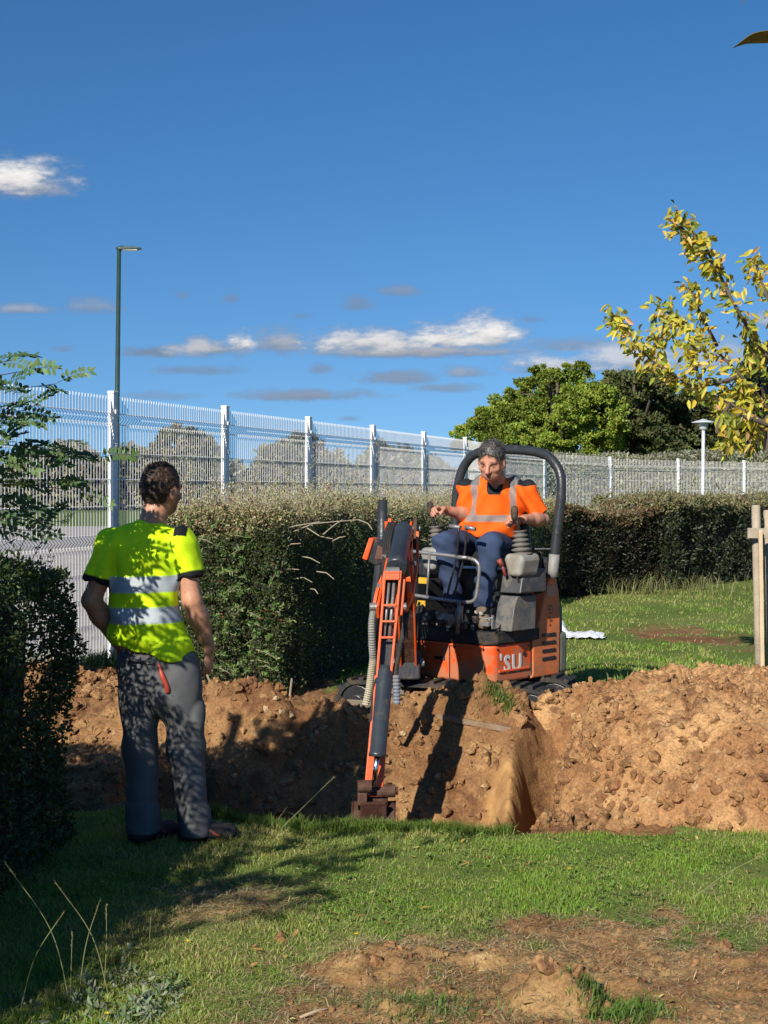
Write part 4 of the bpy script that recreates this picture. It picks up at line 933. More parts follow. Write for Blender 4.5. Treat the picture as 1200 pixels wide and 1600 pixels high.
def stakes():
    M = mat('weathered_wood', (.36, .30, .22), .85, scale=6, var=.3, bump=.5, bscale=80); M2 = mat('fresh_wood_lath', (.55, .42, .27), .8, scale=6, bump=.3)
    spec = [((1181, 789), (1187, 1075), 10.8, .032, 'round grey tree stake, the left one of the pair at the right edge'), ((1200, 797), (1203, 1075), 10.95, .034, 'round grey tree stake, the right one of the pair, partly cut by the frame')]
    for a, b, d, r_, lab in spec:
        t = P(*a, d); bt = P(*b, d); e = bt+(bt-t)*.06; e[2] = .05
        mb = MB(); mb.tube([e, (e+t)/2, t-V(0, 0, .01), t], [r_, r_, r_, r_*.85], 14); o = mb.build('tree_stake', M, loc=e, smooth=True); tag(o, lab, 'stake', 'stakes of the yellow-leaved tree')
    mb = MB(); a = P(1168, 833, 10.72); b = P(1290, 835, 10.75); mb.bar(a, b, .03, .075); tag(mb.build('cross_rail', M, loc=a, bevel=.005), 'short grey wooden cross rail nailed across the tree stakes', 'rail')
    mb = MB(); a = P(1188, 828, 10.66); b = P(1192, 1080, 10.66); b[2] = .06; mb.bar(a, b, .028, .022, up=(0, 1, 0)); tag(mb.build('wooden_lath', M2, loc=b, bevel=.002), 'thin pale upright lath between the two tree stakes', 'lath')
stakes()
def overhang():
    """the leaf tip that hangs into the top right corner, on its own twig"""
    root = thing('overhanging_branch', P(1300, 30, 3.0), 'single dark brown-green leaf hanging in at the top right corner', 'branch')
    tw = MB(); tw.tube(smooth_path([P(1420, -160, 3.1), P(1320, -40, 3.05), P(1262, 60, 3.0), P(1250, 64, 3.0)], 5), .0035, 6); tw.tube([P(1320, -40, 3.05), P(1200, -60, 3.02), P(1161, -10, 3.0), P(1161, 6, 3.0)], [.003, .0025, .0018, .001], 6); tw.build('twig', M_BARK, root)
    # one curled leaf: a boat-shaped blade
    a = P(1252, 62, 3.0); b = P(1145, 66, 3.0); L = np.linalg.norm(b-a); n = 15; v = []
    for i in range(n):
        t = i/(n-1); w = .021*math.sin(math.pi*min(1, t*.95+.04))**.8*(1 if t < .75 else 1-(t-.75)*2.2); c = a+(b-a)*t+V(0, 0, .012*math.sin(math.pi*t)-.016*max(0, t-.75)*3)
        for k, (yy, zz) in enumerate([(-1, .15), (-.5, .32), (0, 0), (.5, -.42), (1, -.55)]): v.append(c+V(0, yy*w*.9, zz*w*.95))
    q = [[i*5+j, (i+1)*5+j, (i+1)*5+j+1, i*5+j+1] for i in range(n-1) for j in range(4)]
    cols = np.tile([[.15, .2, .06]], (len(v), 1))*1.0
    o = mesh_np('leaf', v, q, None, leafmat('brown_green_leaf', .12, .5, .3), parent=root, col=cols*np.array([[1.0, .72, .6]])); s = o.modifiers.new('thick', 'SOLIDIFY'); s.thickness = .0006
overhang()
def house():
    M = mat('slate_roof', (.10, .10, .11), .7, scale=3); W = mat('render_wall', (.5, .47, .42), .8); x0 = 24.4; d = 95
    b = V(x0+4, d, -.0); r = thing('house', b, 'grey slate roofed house just showing at the right edge', 'house')
    zt = 1.66+(765-672)/F*d; ze = 1.66+(765-700)/F*d
    mb = MB(); mb.box((x0+5, d+4, ze/2), (4.6, 3.8, ze/2)); mb.build('wall', W, r)
    mb = MB(); mb.prism([(x0-.3, d-.2, ze-.1), (x0-.3, d+8.2, ze-.1), (x0-.3, d+4, zt)], V(1, 0, 0), 10.6); mb.build('roof', M, r)
    mb = MB(); mb.box((x0+5, d-.28, ze-.12), (5.3, .07, .09)); mb.build('gutter', M_WHITE, r)
house()
# ------------------------------------------------------------------ mini excavator
TH = math.radians(42); EX = V(math.cos(TH), -math.sin(TH), 0); EY = V(math.sin(TH), math.cos(TH), 0); EZ = V(0, 0, 1)
CORNER = V(.679, 9.3, 0)
def Lc(a, b, z): return CORNER - a*EX + b*EY + V(0, 0, z)      # a: across from the near corner, b: rearwards, z: height
AX = (EX, EY, EZ)
ORANGE = (.78, .095, .010)
M_OR = mat('orange_paint', ORANGE, .42, var=.12, bump=.04, dirt=.40, dirtc=(.30, .16, .08), dscale=6, coat=.1)
M_ORB = mat('muddy_orange_paint', ORANGE, .42, var=.14, bump=.06, dirt=.42, dirtc=(.30, .17, .09), dscale=9, coat=.1, low=(.28, .42, .22))
M_OR2 = mat('faded_orange_paint', (.66, .17, .05), .5, var=.15, bump=.05, dirt=.35, dirtc=(.30, .16, .08), dscale=7)
M_RUB = mat('black_rubber', (.018, .018, .018), .75, bump=.4, dirt=.3, dirtc=(.12, .075, .04), dscale=9)
M_BLK = mat('black_painted_steel', (.02, .021, .024), .38, bump=.1, dirt=.12, dscale=9)
M_TUBE = mat('roll_bar_padding', (.028, .032, .036), .36, bump=.2, bscale=90, dirt=.12, dscale=10, dirtc=(.1, .09, .075))
M_CYL = mat('dark_grey_cylinder', (.05, .06, .07), .35, metal=.3, bump=.1, dirt=.2, dscale=14, dirtc=(.13, .11, .085))
M_CHR = mat('chromed_rod', (.75, .76, .78), .18, metal=1.0, bump=0, var=.05)
M_STL = mat('worn_steel', (.30, .30, .30), .45, metal=.6, bump=.2, dirt=.3, dscale=14)
M_GRY = mat('grey_plastic', (.235, .235, .215), .6, bump=.1, dirt=.2, dscale=9)
M_LGR = mat('pale_grey_cover', (.29, .28, .245), .55, bump=.1, dirt=.5, dscale=9, dirtc=(.2, .17, .12))
M_BEL = mat('grey_bellows', (.12, .112, .10), .7, bump=.2, dirt=.3, dscale=14)
M_MUD = mat('muddy_hose', (.40, .36, .26), .8, bump=.3)
M_RUST_SHADED = mat('rusty_or_shaded_red', (.060, .022, .014), .75, metal=.1, bump=.4, dirt=.5, dirtc=(.12, .07, .04), dscale=10)  # rust on the bucket; on the right boom ear it stands for shade
M_YEL = mat('yellow_sticker', (.60, .36, .03), .5, bump=0); M_WHT = mat('white_sticker', (.62, .62, .60), .5, bump=0, var=.06)
M_SEAT = mat('black_vinyl', (.016, .016, .018), .5, bump=.3)
EXC = thing('mini_excavator', V(.66, 10.03, .14), 'small orange mini excavator with roll bar, its arm reaching down into the trench', 'excavator')

def excavator():
    # --- tracks: long axis along e1, across e2
    e1 = nrm(V(.93, -.37, 0)); e2 = V(-e1[1], e1[0], 0); ctr = V(.405, 9.46, .0); zb, zt = .13, .42; rr = (zt-zb)/2; half = .73
    for k in (0, 1):
        c = ctr+e2*(.0+.56*k); w = .115
        # belt loop
        path = []
        for a in np.linspace(-math.pi/2, math.pi/2, 12): path.append(c+e1*(half-rr+rr*math.cos(a))+V(0, 0, zb+rr+rr*math.sin(a)))
        for a in np.linspace(math.pi/2, 3*math.pi/2, 12): path.append(c+e1*(-half+rr+rr*math.cos(a))+V(0, 0, zb+rr+rr*math.sin(a)))
        mb = MB(); n = len(path); v = []; cc = c+V(0, 0, zb+rr)
        for i, p in enumerate(path):
            core = cc+e1*np.clip(np.dot(p-cc, e1), -half+rr, half-rr); inn = core+(p-core)*(1-.028/rr)
            v += [p-e2*w, p+e2*w, inn+e2*w, inn-e2*w]
        f = []
        for i in range(n):
            j = (i+1) % n
            for q in range(4): f.append([i*4+q, j*4+q, j*4+(q+1) % 4, i*4+(q+1) % 4])
        mb.add(v, f)
        # lugs
        per = 2*(2*(half-rr))+2*math.pi*rr; nl = 40
        for i in range(nl):
            s = i/nl*per; l = 2*(half-rr)
            if s < l: p = cc+e1*(half-rr-s)+V(0, 0, rr); nv = EZ; t = e1
            elif s < l+math.pi*rr: a = math.pi/2+(s-l)/rr; nv = e1*math.cos(a)+EZ*math.sin(a); p = cc-e1*(half-rr)+nv*rr; t = np.cross(nv, e2)
            elif s < 2*l+math.pi*rr: p = cc+e1*(-(half-rr)+(s-l-math.pi*rr))-V(0, 0, rr); nv = -EZ; t = e1
            else: a = -math.pi/2+(s-2*l-math.pi*rr)/rr; nv = e1*math.cos(a)+EZ*math.sin(a); p = cc+e1*(half-rr)+nv*rr; t = np.cross(nv, e2)
            mb.box(p+nv*.008, (.017, w*.98, .012), (t, e2, nv))
        tr = mb.build('track', M_RUB, EXC, bevel=.004)
        mb = MB(); mb.box(cc-V(0, 0, .015), (half-rr*.9, w*.75, .055), (e1, e2, EZ)); mb.box(cc-e2*(w+.012)+V(0, 0, -.005), (half-rr*.6, .012, .026), (e1, e2, EZ)); mb.build('track_frame', mat('muddy_steel', (.13, .12, .11), .8, dirt=.6, dscale=8, dirtc=(.2, .14, .08)), tr, bevel=.006)
        for s in (-1, 1):
            m2 = MB(); m2.tube([cc+e1*s*(half-rr)-e2*w*.9, cc+e1*s*(half-rr)+e2*w*.9], rr-.034, 20); m2.tube([cc+e1*s*(half-rr)-e2*(w+.012), cc+e1*s*(half-rr)], .05, 14); m2.build('idler_wheel', M_BLK, tr, bevel=.004)
        for s in np.linspace(-.42, .42, 4):
            m2 = MB(); m2.tube([cc+e1*s-e2*w*.95-V(0, 0, rr-.062), cc+e1*s+e2*w*.95-V(0, 0, rr-.062)], .036, 14); m2.build('roller', M_BLK, tr)
    mb = MB(); mb.box(ctr+e2*.30+V(0, 0, .29), (.30, .30, .07), (e1, e2, EZ)); mb.tube([ctr+e2*.35+V(.1, 0, .33), ctr+e2*.35+V(.1, 0, .424)], .24, 24); mb.build('undercarriage', M_BLK, EXC, bevel=.01)
    # --- upper body: orange skirt with the chamfered corner, mat, floor
    zb, zt = .427, .672
    out = [Lc(.95, .0, 0), Lc(.05, .0, 0), Lc(.0, .05, 0), Lc(0, .42, 0), Lc(0.03, .75, 0), Lc(.95, .75, 0)]
    mb = MB(); mb.prism([p+V(0, 0, zb) for p in out], EZ, zt-zb); body = mb.build('body_skirt', M_ORB, EXC, bevel=.018, seg=3)
    mb = MB()   # raised border strip along the side and the front flap outline
    mb.box(Lc(-.004, .23, zb+.075), (.006, .16, .007), AX)
    mb.box(Lc(.5, -.005, zt-.012), (.44, .006, .008), AX)
    mb.box(Lc(.60, -.005, .545), (.09, .007, .012), AX)
    mb.build_each('panel_rib', M_OR, body, bevel=.003)
    mb = MB(); mb.box(Lc(.42, -.0065, .566), (.042, .004, .010), AX); mb.build('grab_slot', M_BLK, body)
    mb = MB(); mb.tube([Lc(-.001, .34, .60), Lc(-.008, .34, .60)], .016, 14); mb.build('lock', M_RUST_SHADED, body)
    mb = MB(); mb.box(Lc(.70, -.003, .50), (.022, .003, .03), AX); mb.build('small_sticker', M_WHT, body)
    # step mat
    o2 = [Lc(.97, -.015, 0), Lc(.045, -.015, 0), Lc(-.015, .045, 0), Lc(-.015, .50, 0), Lc(.97, .5, 0)]
    mb = MB(); mb.prism([p+V(0, 0, zt+.001) for p in o2], EZ, .085); mb.build('step_mat', M_RUB, EXC, bevel=.012)
    mb = MB(); 
    for i in range(16): mb.box(Lc(.05+.045*i, .23, zt+.088), (.010, .21, .0035), AX)
    mb.build_each('floor_rib', M_RUB, EXC)
    # crumbs and mud on the floor
    r = np.random.default_rng(9); var, f0 = ico_variants(6, 1, 2); mb = MB()
    for i in range(220): mb.add(var[i % 6]*r.uniform(.003, .011)+Lc(r.uniform(.08, .88), r.uniform(.01, .42), zt+.092), f0.tolist())
    tag(mb.build('floor_mud', mat('pale_dry_mud', (.36, .29, .2), .9), EXC), kind='stuff')
    # --- writing on the side: the end of the maker's name
    def text(s, c, right, up, size, m, name, bold=.035):
        cu = bpy.data.curves.new(name, 'FONT'); cu.body = s; cu.size = 1; cu.offset = bold; cu.align_x = 'CENTER'; cu.extrude = .01; cu.resolution_u = 3
        to = bpy.data.objects.new('t', cu); COL.objects.link(to); dg = bpy.context.evaluated_depsgraph_get(); dg.update()
        me = bpy.data.meshes.new_from_object(to.evaluated_get(dg)); bpy.data.objects.remove(to)
        v = np.array([q.co[:] for q in me.vertices]); R = nrm(right); U = nrm(up); Nn = np.cross(R, U)
        w = np.asarray(c)[None]+R*(v[:, :1]*size)+U*(v[:, 1:2]*size)+Nn*(v[:, 2:]*.12)
        for i, q in enumerate(me.vertices): q.co = w[i]-wloc(EXC)
        me.materials.clear(); me.materials.append(m); o = bpy.data.objects.new(name, me); COL.objects.link(o); o.parent = EXC; return o
    text("S", Lc(-.0035, .160, .495), EY, EZ, .150, M_WHT, 'letter', .03); text("U", Lc(-.0035, .262, .495), EY, EZ, .150, M_WHT, 'letter', .03); text("'", Lc(-.0035, .095, .51), EY, EZ, .14, M_WHT, 'letter', .03)
    # --- rear fender with louvres, and the grey box behind it
    fp = [(.40, zb), (.725, zb), (.735, .80), (.72, .98), (.69, 1.07), (.65, 1.09), (.60, 1.06), (.555, .95), (.50, .80), (.425, .69), (.425, zb+.03)]
    mb = MB(); mb.prism([Lc(-.012, b, z) for b, z in fp], -EX, .115); fen = mb.build('rear_fender', M_OR2, EXC, bevel=.012, seg=3)
    mb = MB()
    for k in range(4): mb.box(Lc(-.014, .60, .545+.052*k), (.004, .075, .011), AX)
    mb.build_each('louvre', M_BLK, fen, bevel=.003)
    mb = MB(); mb.box(Lc(-.014, .63, .99), (.003, .055, .035), (EX, EY*.98+EZ*.1, EZ)); mb.build('worn_patch', mat('worn_pale_paint', (.45, .24, .15), .6), fen)
    mb = MB()   # faded model marking, reduced to a run of small dark upright strokes
    for k, (dz, h) in enumerate([(0, .02), (.03, .014), (.05, .02), (.078, .012), (.1, .02), (.125, .012)]): mb.box(Lc(-.0135, .61+.01*(k % 2), .765+dz), (.002, .006+.008*(k % 2), h*.35), AX)
    mb.build('faded_marking', mat('faded_dark_print', (.16, .07, .03), .6), fen)
    mb = MB(); mb.box(Lc(.45, .80, .66), (.36, .12, .22), AX); mb.box(Lc(.04, .775, .57), (.05, .05, .14), AX); mb.build_each('counterweight', mat('grey_green_counterweight', (.12, .13, .10), .6, dirt=.3), EXC, bevel=.03, seg=3)
    # engine hood under the seat, right pedestal
    mb = MB(); mb.box(Lc(.50, .62, .90), (.36, .15, .22), AX); mb.build('seat_base', M_BLK, EXC, bevel=.02)
    mb = MB(); mb.box(Lc(.49, .55, 1.20), (.22, .20, .05), AX); seat = mb.build('seat', M_SEAT, EXC, bevel=.03, seg=3)
    mb = MB(); mb.box(Lc(.49, .77, 1.42), (.21, .045, .22), (EX, EY*.98+EZ*.15, EZ*.98-EY*.15)); mb.build('backrest', M_SEAT, EXC, bevel=.04, seg=3)
    # near-side console column: lower grey tank, upper box with stickers
    mb = MB()
    for (a_, b_, z_) in [(.06, -.004, .645), (.30, -.004, .645), (.55, -.004, .645), (.80, -.004, .645), (.06, -.004, .445), (.55, -.004, .445), (.80, -.004, .445)]: mb.tube([Lc(a_, b_, z_), Lc(a_, b_-.006, z_)], .007, 8)
    for (b_, z_) in [(.06, .645), (.39, .645), (.06, .445), (.39, .445)]: mb.tube([Lc(.0, b_, z_), Lc(-.007, b_, z_)], .007, 8)
    mb.build_each('bolt', M_BLK, body)
    mb = MB(); mb.box(Lc(-.002, .418, .55), (.003, .0035, .12), AX); mb.box(Lc(.34, -.002, .55), (.003, .003, .11), AX); mb.build_each('panel_seam', M_BLK, body)
    mb = MB(); mb.prism([Lc(.06, .10, .76), Lc(.06, .36, .76), Lc(.06, .37, .98), Lc(.06, .17, .98), Lc(.06, .14, .93)], -EX, -.14); mb.build('side_tank', mat('scuffed_dark_grey', (.075, .08, .085), .45, dirt=.55, dscale=11, dirtc=(.17, .15, .12)), EXC, bevel=.006)
    mb = MB(); mb.prism([Lc(.05, .15, 1.0), Lc(.05, .43, 1.0), Lc(.05, .43, 1.15), Lc(.05, .19, 1.15)], -EX, -.165); cb = mb.build('console_box', mat('dark_grey_plastic', (.06, .06, .062), .45, dirt=.35, dscale=10, dirtc=(.15, .13, .1)), EXC, bevel=.008)
    mb = MB(); mb.box(Lc(.15, .164, 1.07), (.05, .003, .045), (EX, EY*.98-EZ*.26, EZ*.98+EY*.26)); mb.build('pale_label', mat('pale_label', (.42, .38, .27), .6), cb)
    mb = MB(); mb.tube([Lc(.052, .335, 1.08), Lc(.046, .335, 1.08)], .042, 24); mb.build('round_sticker', M_WHT, cb)
    mb = MB(); mb.box(Lc(.16, .25, .99), (.10, .10, .012), AX); mb.build('console_gap', M_BLK, EXC)
    # consoles with bellows and joysticks
    def console(px, py_top, py_bot, d, body_py, r0, name, ksz=1.0, mate=M_LGR):
        t = P(px, py_top, d); b = P(px+4, py_bot, d); n = 7; pts = []; rad = []
        for i in range(n):
            f = i/(n-1); p = t+(b-t)*f; R = (r0*.62+r0*.38*f)*ksz
            pts += [p, p+(b-t)/n*.3, p+(b-t)/n*.55, p+(b-t)/n*.8]; rad += [R, R*1.0, R*.72, R*.72]
        mb = MB(); mb.tube(pts, rad, 18); mb.build('bellows', M_BEL, EXC, smooth=True)
        q = P(px+6, body_py, d); prof = [(-.075, 0), (.075, 0), (.085, -.05), (.06, -.17), (-.045, -.17), (-.085, -.05)]
        top = b+V(0, 0, .03); h = top[2]-q[2]; mb = MB()
        base = [top+EX*x*ksz*1.0+V(0, 0, z/.17*h) for x, z in prof]; mb.prism([p-EY*.10 for p in base], EY, .20); mb.build('console_cover', mate, EXC, bevel=.028, seg=4)
        k0 = P(px-8, py_top-26, d); mb = MB(); mb.tube([t, (t+k0)/2, k0], .010, 8); mb.tube([k0-V(0, 0, .045), k0-V(0, 0, .02), k0+V(0, 0, .02), k0+V(0, 0, .045), k0+V(0, 0, .052)], [.014, .022, .025, .020, .008], 12); mb.build('joystick', M_RUB, EXC, smooth=True)
    console(812, 829, 872, 9.42, 900, .080, 'near', .92)
    console(680, 822, 862, 9.72, 890, .070, 'far', .9, M_GRY)
    mb = MB(); mb.tube([P(783, 878, 9.4), P(790, 900, 9.4)], .011, 8); mb.tube([P(779, 874, 9.4), P(785, 884, 9.4)], .018, 10); mb.build('red_lever', mat('dull_red_plastic', (.25, .05, .04), .5), EXC, smooth=True)
    # support column below the near console
    mb = MB(); mb.tube([P(832, 880, 9.55), P(842, 925, 9.6)], .035, 10); mb.tube([P(806, 895, 9.35), P(812, 912, 9.37), P(824, 924, 9.4)], .008, 6); mb.build('console_post', M_BLK, EXC, smooth=True)
    # --- roll bar hoop behind the seat
    def rb(px, py, b): # pixel on the plane at local depth b
        k = (px-600)/F; a = (.679+EY[0]*b - k*(9.3+EY[1]*b))/(EX[0]+k*(-EX[1])*1.0)
        p = Lc(a, b, 0); return P(px, py, p[1])
    hp = [rb(716, 900, .62), rb(713, 850, .62), rb(712, 790, .62), rb(717, 752, .62), rb(726, 727, .63), rb(742, 710, .63), rb(768, 703, .64), rb(810, 703, .64), rb(845, 708, .64), rb(862, 718, .63), rb(875, 740, .62), rb(877, 770, .61), rb(873, 810, .60), rb(868, 850, .59), rb(864, 890, .58)]
    mb = MB(); mb.tube(smooth_path(hp, 6), .032, 16); rop = mb.build('roll_bar', M_TUBE, EXC, smooth=True)
    mb = MB(); q = hp[-1]; mb.tube([hp[-2]*.6+hp[-1]*.4, q, q-V(0, 0, .05)], .036, 16); mb.build('roll_bar_socket', M_GRY, rop, smooth=True)
    mb = MB(); mb.tube([rb(832, 858, .5), rb(866, 858, .58)], .010, 8); mb.tube([rb(832, 905, .5), rb(856, 900, .58)], .010, 8); mb.tube([rb(845, 862, .52), rb(843, 900, .52)], .012, 8); mb.box(rb(850, 885, .55), (.035, .02, .06), AX); mb.build('side_bracket', M_BLK, rop, bevel=.003)
    # --- front guard rail
    d0 = 9.42
    g = [P(640, 862, 9.62), P(735, 875, 9.30)]
    loop = [P(640, 861, 9.60), P(700, 868, 9.42), P(735, 873, 9.30), P(745, 878, 9.27), P(749, 888, 9.26), P(746, 920, 9.27), P(742, 936, 9.28), P(730, 941, 9.31), P(700, 938, 9.40), P(640, 929, 9.60)]
    mb = MB(); mb.tube(smooth_path(loop, 6), .012, 10); mb.tube([P(671, 866, 9.5), P(667, 932, 9.5)], .008, 8); mb.tube([P(718, 939, 9.33), P(715, 990, 9.34)], .014, 10); mb.box(P(722, 871, 9.33), (.045, .012, .010), AX); mb.build('guard_rail', M_STL, EXC, smooth=True)
    # travel levers: two thin bent levers with a grip bar
    for k, (x0, x1) in enumerate([(717, 700), (729, 711)]):
        mb = MB(); mb.tube(smooth_path([P(x0, 824, 9.32), P(x0-4, 870, 9.36), P(x1, 925, 9.40), P(x1-2, 945, 9.42)], 5), .007, 8); mb.tube([P(x1-8, 944, 9.42), P(x1+8, 948, 9.40)], .012, 8)
        lv = mb.build('travel_lever', M_BLK, EXC, smooth=True)
        mb = MB(); a = P(x0-14, 822, 9.36) if k == 0 else P(x0-2, 823, 9.31); b = P(x0+3, 824, 9.31) if k == 0 else P(x0+14, 827, 9.27); mb.tube([a, b], .013, 10); mb.build('lever_grip', M_STL, lv, smooth=True)
    # pedals and fittings on the floor
    mb = MB(); mb.box(P(697, 969, 9.42), (.045, .03, .03), (EX, EY*.8+EZ*.5, EZ*.8-EY*.5)); mb.box(P(770, 972, 9.27), (.004, .012, .045), AX); mb.tube([P(752, 968, 9.3), P(771, 965, 9.26)], .006, 6); mb.box(P(760, 975, 9.3), (.03, .02, .014), AX); mb.build('pedal', M_STL, EXC, bevel=.003)
    mb = MB(); 
    for (x, y, d, s) in [(690, 972, 9.4, .022), (725, 978, 9.33, .018), (742, 968, 9.35, .022), (672, 960, 9.5, .03), (668, 975, 9.5, .02), (705, 955, 9.45, .02)]: mb.box(P(x, y, d), (s, s*.8, s), AX)
    mb.build_each('valve_block', M_BLK, EXC, bevel=.003)
    r = np.random.default_rng(4); mb = MB()
    for i in range(26): p = P(r.uniform(655, 775), r.uniform(955, 985), r.uniform(9.3, 9.5)); mb.box(p, (r.uniform(.004, .012), .006, r.uniform(.003, .010)), AX)
    mb.build_each('fitting', mat('pale_metal_bits', (.45, .43, .38), .5, metal=.3), EXC)
    mb = MB()
    for (x, y) in ((661, 907), (658, 943)): mb.box(P(x, y, 9.75), (.036, .004, .020), AX)
    mb.build_each('yellow_label', M_YEL, EXC)
    # dark hydraulic mass left of the floor, behind the boom, with small bright fittings
    mb = MB(); mb.box(Lc(.80, .30, .86), (.12, .25, .20), AX); mb.box(Lc(.80, .35, 1.12), (.10, .16, .06), AX); mb.build_each('valve_cover', M_BLK, EXC, bevel=.03)
    mb = MB()
    for i in range(9): a = P(642+r.uniform(-6, 12), 1000+i*8, 9.55); mb.tube([a, a+V(r.uniform(-.03, .05), -.02, r.uniform(-.04, .03))], .008, 6)
    mb.build_each('hose_fitting', M_STL, EXC)
    mb = MB()
    for i in range(5): x = 640+i*5; mb.tube(smooth_path([P(x, 930+i*4, 9.6), P(x-8+i, 975, 9.4), P(x-4, 1040, 9.45), P(x+10, 1070, 9.6)], 5), .010, 6)
    mb.build_each('hydraulic_hose', M_RUB, EXC, smooth=True)
    # red-brown swing cover seen behind the boom
    # black upright pipe
    mb = MB(); mb.tube([P(582, 1010, 9.5), P(589, 925, 9.5), P(597, 850, 9.5), P(598, 781, 9.5)], [.034, .034, .033, .032], 14); mb.tube([P(598, 781, 9.5), P(603, 777, 9.5)], .006, 5); mb.build('upright_pipe', M_TUBE, EXC, smooth=True)

    # --- swing bracket, boom, arm, bucket
    Ft = P(638, 1035, 9.42); K = P(630, 826, 8.80); Vv = P(606, 948, 8.07); U = P(613, 902, 8.10); W = P(584, 1236, 7.82)
    S = nrm(V(1, .06, 0)) # across the boom plane
    mb = MB(); mb.prism([Ft+S*-.075+V(0, -.08, -.10), Ft+S*-.075+V(0, .28, -.12), Ft+S*-.075+V(0, .30, .10), Ft+S*-.075+V(0, -.02, .09)], S, .15); mb.tube([Ft+V(0, .16, -.20), Ft+V(0, .16, .16)], .045, 14); mb.build('swing_bracket', M_BLK, EXC, bevel=.01)
    def plate(pts, off, t, name, m, bev=.003): 
        mb = MB(); mb.prism([p+S*off for p in pts], S, t); return mb
    bd = nrm(Vv-K); bn = V(0, -bd[2], bd[1]); bn = nrm(bn*-1 if bn[2] < 0 else bn)
    rd = nrm(K-Ft); rn = nrm(V(0, -rd[2], rd[1])); rn = rn if rn[1] < 0 else -rn
    # boom: rising box section, bend, falling section
    mid = (Ft+K)/2
    poly = [Ft-rn*-.0+rn*.055, mid+rn*.075, K+bd*.06+V(0, 0, -.11), K+bd*.40-bn*.09, Vv+bd*.05-bn*.045, Vv+bd*.055+bn*.045, K+bd*.45+bn*.055, K+V(0, .0, .045), K-V(0, -.13, .02), mid-rn*.085, Ft-rn*.06]
    mb = plate(poly, -.056, .014, 'a', M_OR); 
    for v_, f_ in [(plate(poly, .042, .014, 'b', M_OR).v[0], plate(poly, .042, .014, 'b', M_OR).f)]: mb.add(v_, f_)
    boom = mb.build('boom', M_OR, EXC, bevel=.004)
    mb = MB(); inner = [p*.0+q for p, q in zip(poly, poly)]; cen = sum(inner)/len(inner); 
    pin = [Ft+rn*.035, mid+rn*.05, K+bd*.06+V(0, 0, -.09), K+bd*.40-bn*.07, Vv-bd*.10-bn*.025, Vv-bd*.10+bn*.012, K+bd*.45+bn*.025, K+V(0, .03, .0), K-V(0, -.11, .03), mid-rn*.06, Ft-rn*.035]
    mb.prism([p-S*.044 for p in pin], S, .088); mb.build('boom_web', M_RUST_SHADED, boom)
    # ears at the boom top and the arm cylinder cradle
    for o_ in (-.092, .060):
        mb = MB(); mb.prism([K+S*o_+V(0, .06, -.10), K+S*o_+V(0, .02, .055), K+S*o_+V(0, -.05, .065), K+S*o_+V(0, -.14, -.12)], S, .022); mb.build('boom_ear', M_OR if o_ < 0 else M_RUST_SHADED, boom, bevel=.006)  # right ear is dark red: shade on orange put into its colour
    mb = MB(); mb.tube([K+V(0, -.02, .0)-S*.11, K+V(0, -.02, .0)+S*.10], .020, 12); mb.tube([Ft-S*.10, Ft+S*.10], .028, 12); mb.tube([Vv-S*.10, Vv+S*.10], .022, 12); mb.build_each('pivot_pin', M_STL, boom)
    # outer guard plates hugging the boom (the flared orange strips)
    for side in (-1, 1):
        pts = [P(603, 820, 8.72), P(607, 850, 8.6), P(603, 890, 8.45), P(590, 925, 8.33), P(584, 950, 8.28)] if side < 0 else [P(652, 835, 8.72), P(652, 870, 8.6), P(648, 905, 8.45), P(643, 932, 8.33), P(634, 952, 8.28)]
        w = smooth_path(pts, 5); mb = MB()
        for a, b in zip(w[:-1], w[1:]): mb.bar(a, b+(b-a)*.1, .06, .018, up=(1, 0, 0))
        mb.build('hose_guard', M_OR, boom, bevel=.002)
    mb = MB(); a = P(632, 835, 8.55); b = P(640, 930, 8.2); mb.bar(a, b, .028, .05, up=(0, 1, 0)); mb.bar(P(630, 905, 8.1), P(625, 962, 8.05), .028, .03, up=(0, 1, 0)); mb.build_each('side_link', M_OR, boom, bevel=.006)
    # arm cylinder on top of the boom
    c0 = P(631, 826, 8.56)+V(0, 0, 0); c1 = P(619, 888, 8.22); c2 = U+V(0, -.01, .02)
    mb = MB(); mb.tube([c0, c0+(c1-c0)*.03, c0+(c1-c0)*.85, c0+(c1-c0)*.86, c1], [.048, .053, .053, .058, .058], 18); ac = mb.build('arm_cylinder', M_CYL, EXC, smooth=True)
    mb = MB(); mb.tube([c1, c2], .022, 12); mb.build('cylinder_rod', mat('blue_tinted_chrome', (.25, .32, .5), .25, metal=.9, bump=0), ac, smooth=True)
    mb = MB(); mb.tube([c2-S*.038, c2+S*.038], .038, 14); mb.build('rod_eye', M_STL, ac)
    # arm: two side rails joined by rungs above, closed box below
    ad = nrm(W-U); fr = nrm(V(0, -1, 0)-ad*np.dot(V(0, -1, 0), ad)) # fr points to the camera
    A0 = U-ad*.03; A1 = U+ad*.56
    mb = MB()
    for o_ in (-.050, .036):
        mb.prism([A0+S*o_-fr*.06, A0+S*o_+fr*.045, A1+S*o_*.86+fr*.055, A1+S*o_*.86-fr*.065], S, .014)
    arm = mb.build('arm', M_OR, EXC, bevel=.004)
    mb = MB(); mb.prism([A0+S*-.035-fr*.055, A0+S*-.035-fr*.02, A1+S*-.031-fr*.01, A1+S*-.031-fr*.06], S, .068); mb.build('arm_back_plate', M_BLK, arm)
    mb = MB()
    for f in (.03, .19, .34, .49): 
        p = A0+(A1-A0)*(f+.14 if f > .1 else .02)+fr*.048; mb.box(p, (.038, .007, .006), (S, fr, ad))
    p = A0+(A1-A0)*.0+fr*.03; mb.box(A0+(A1-A0)*.06+fr*.045, (.038, .008, .018), (S, fr, ad))
    mb.build_each('rung', M_OR, arm, bevel=.002)
    mb = MB()
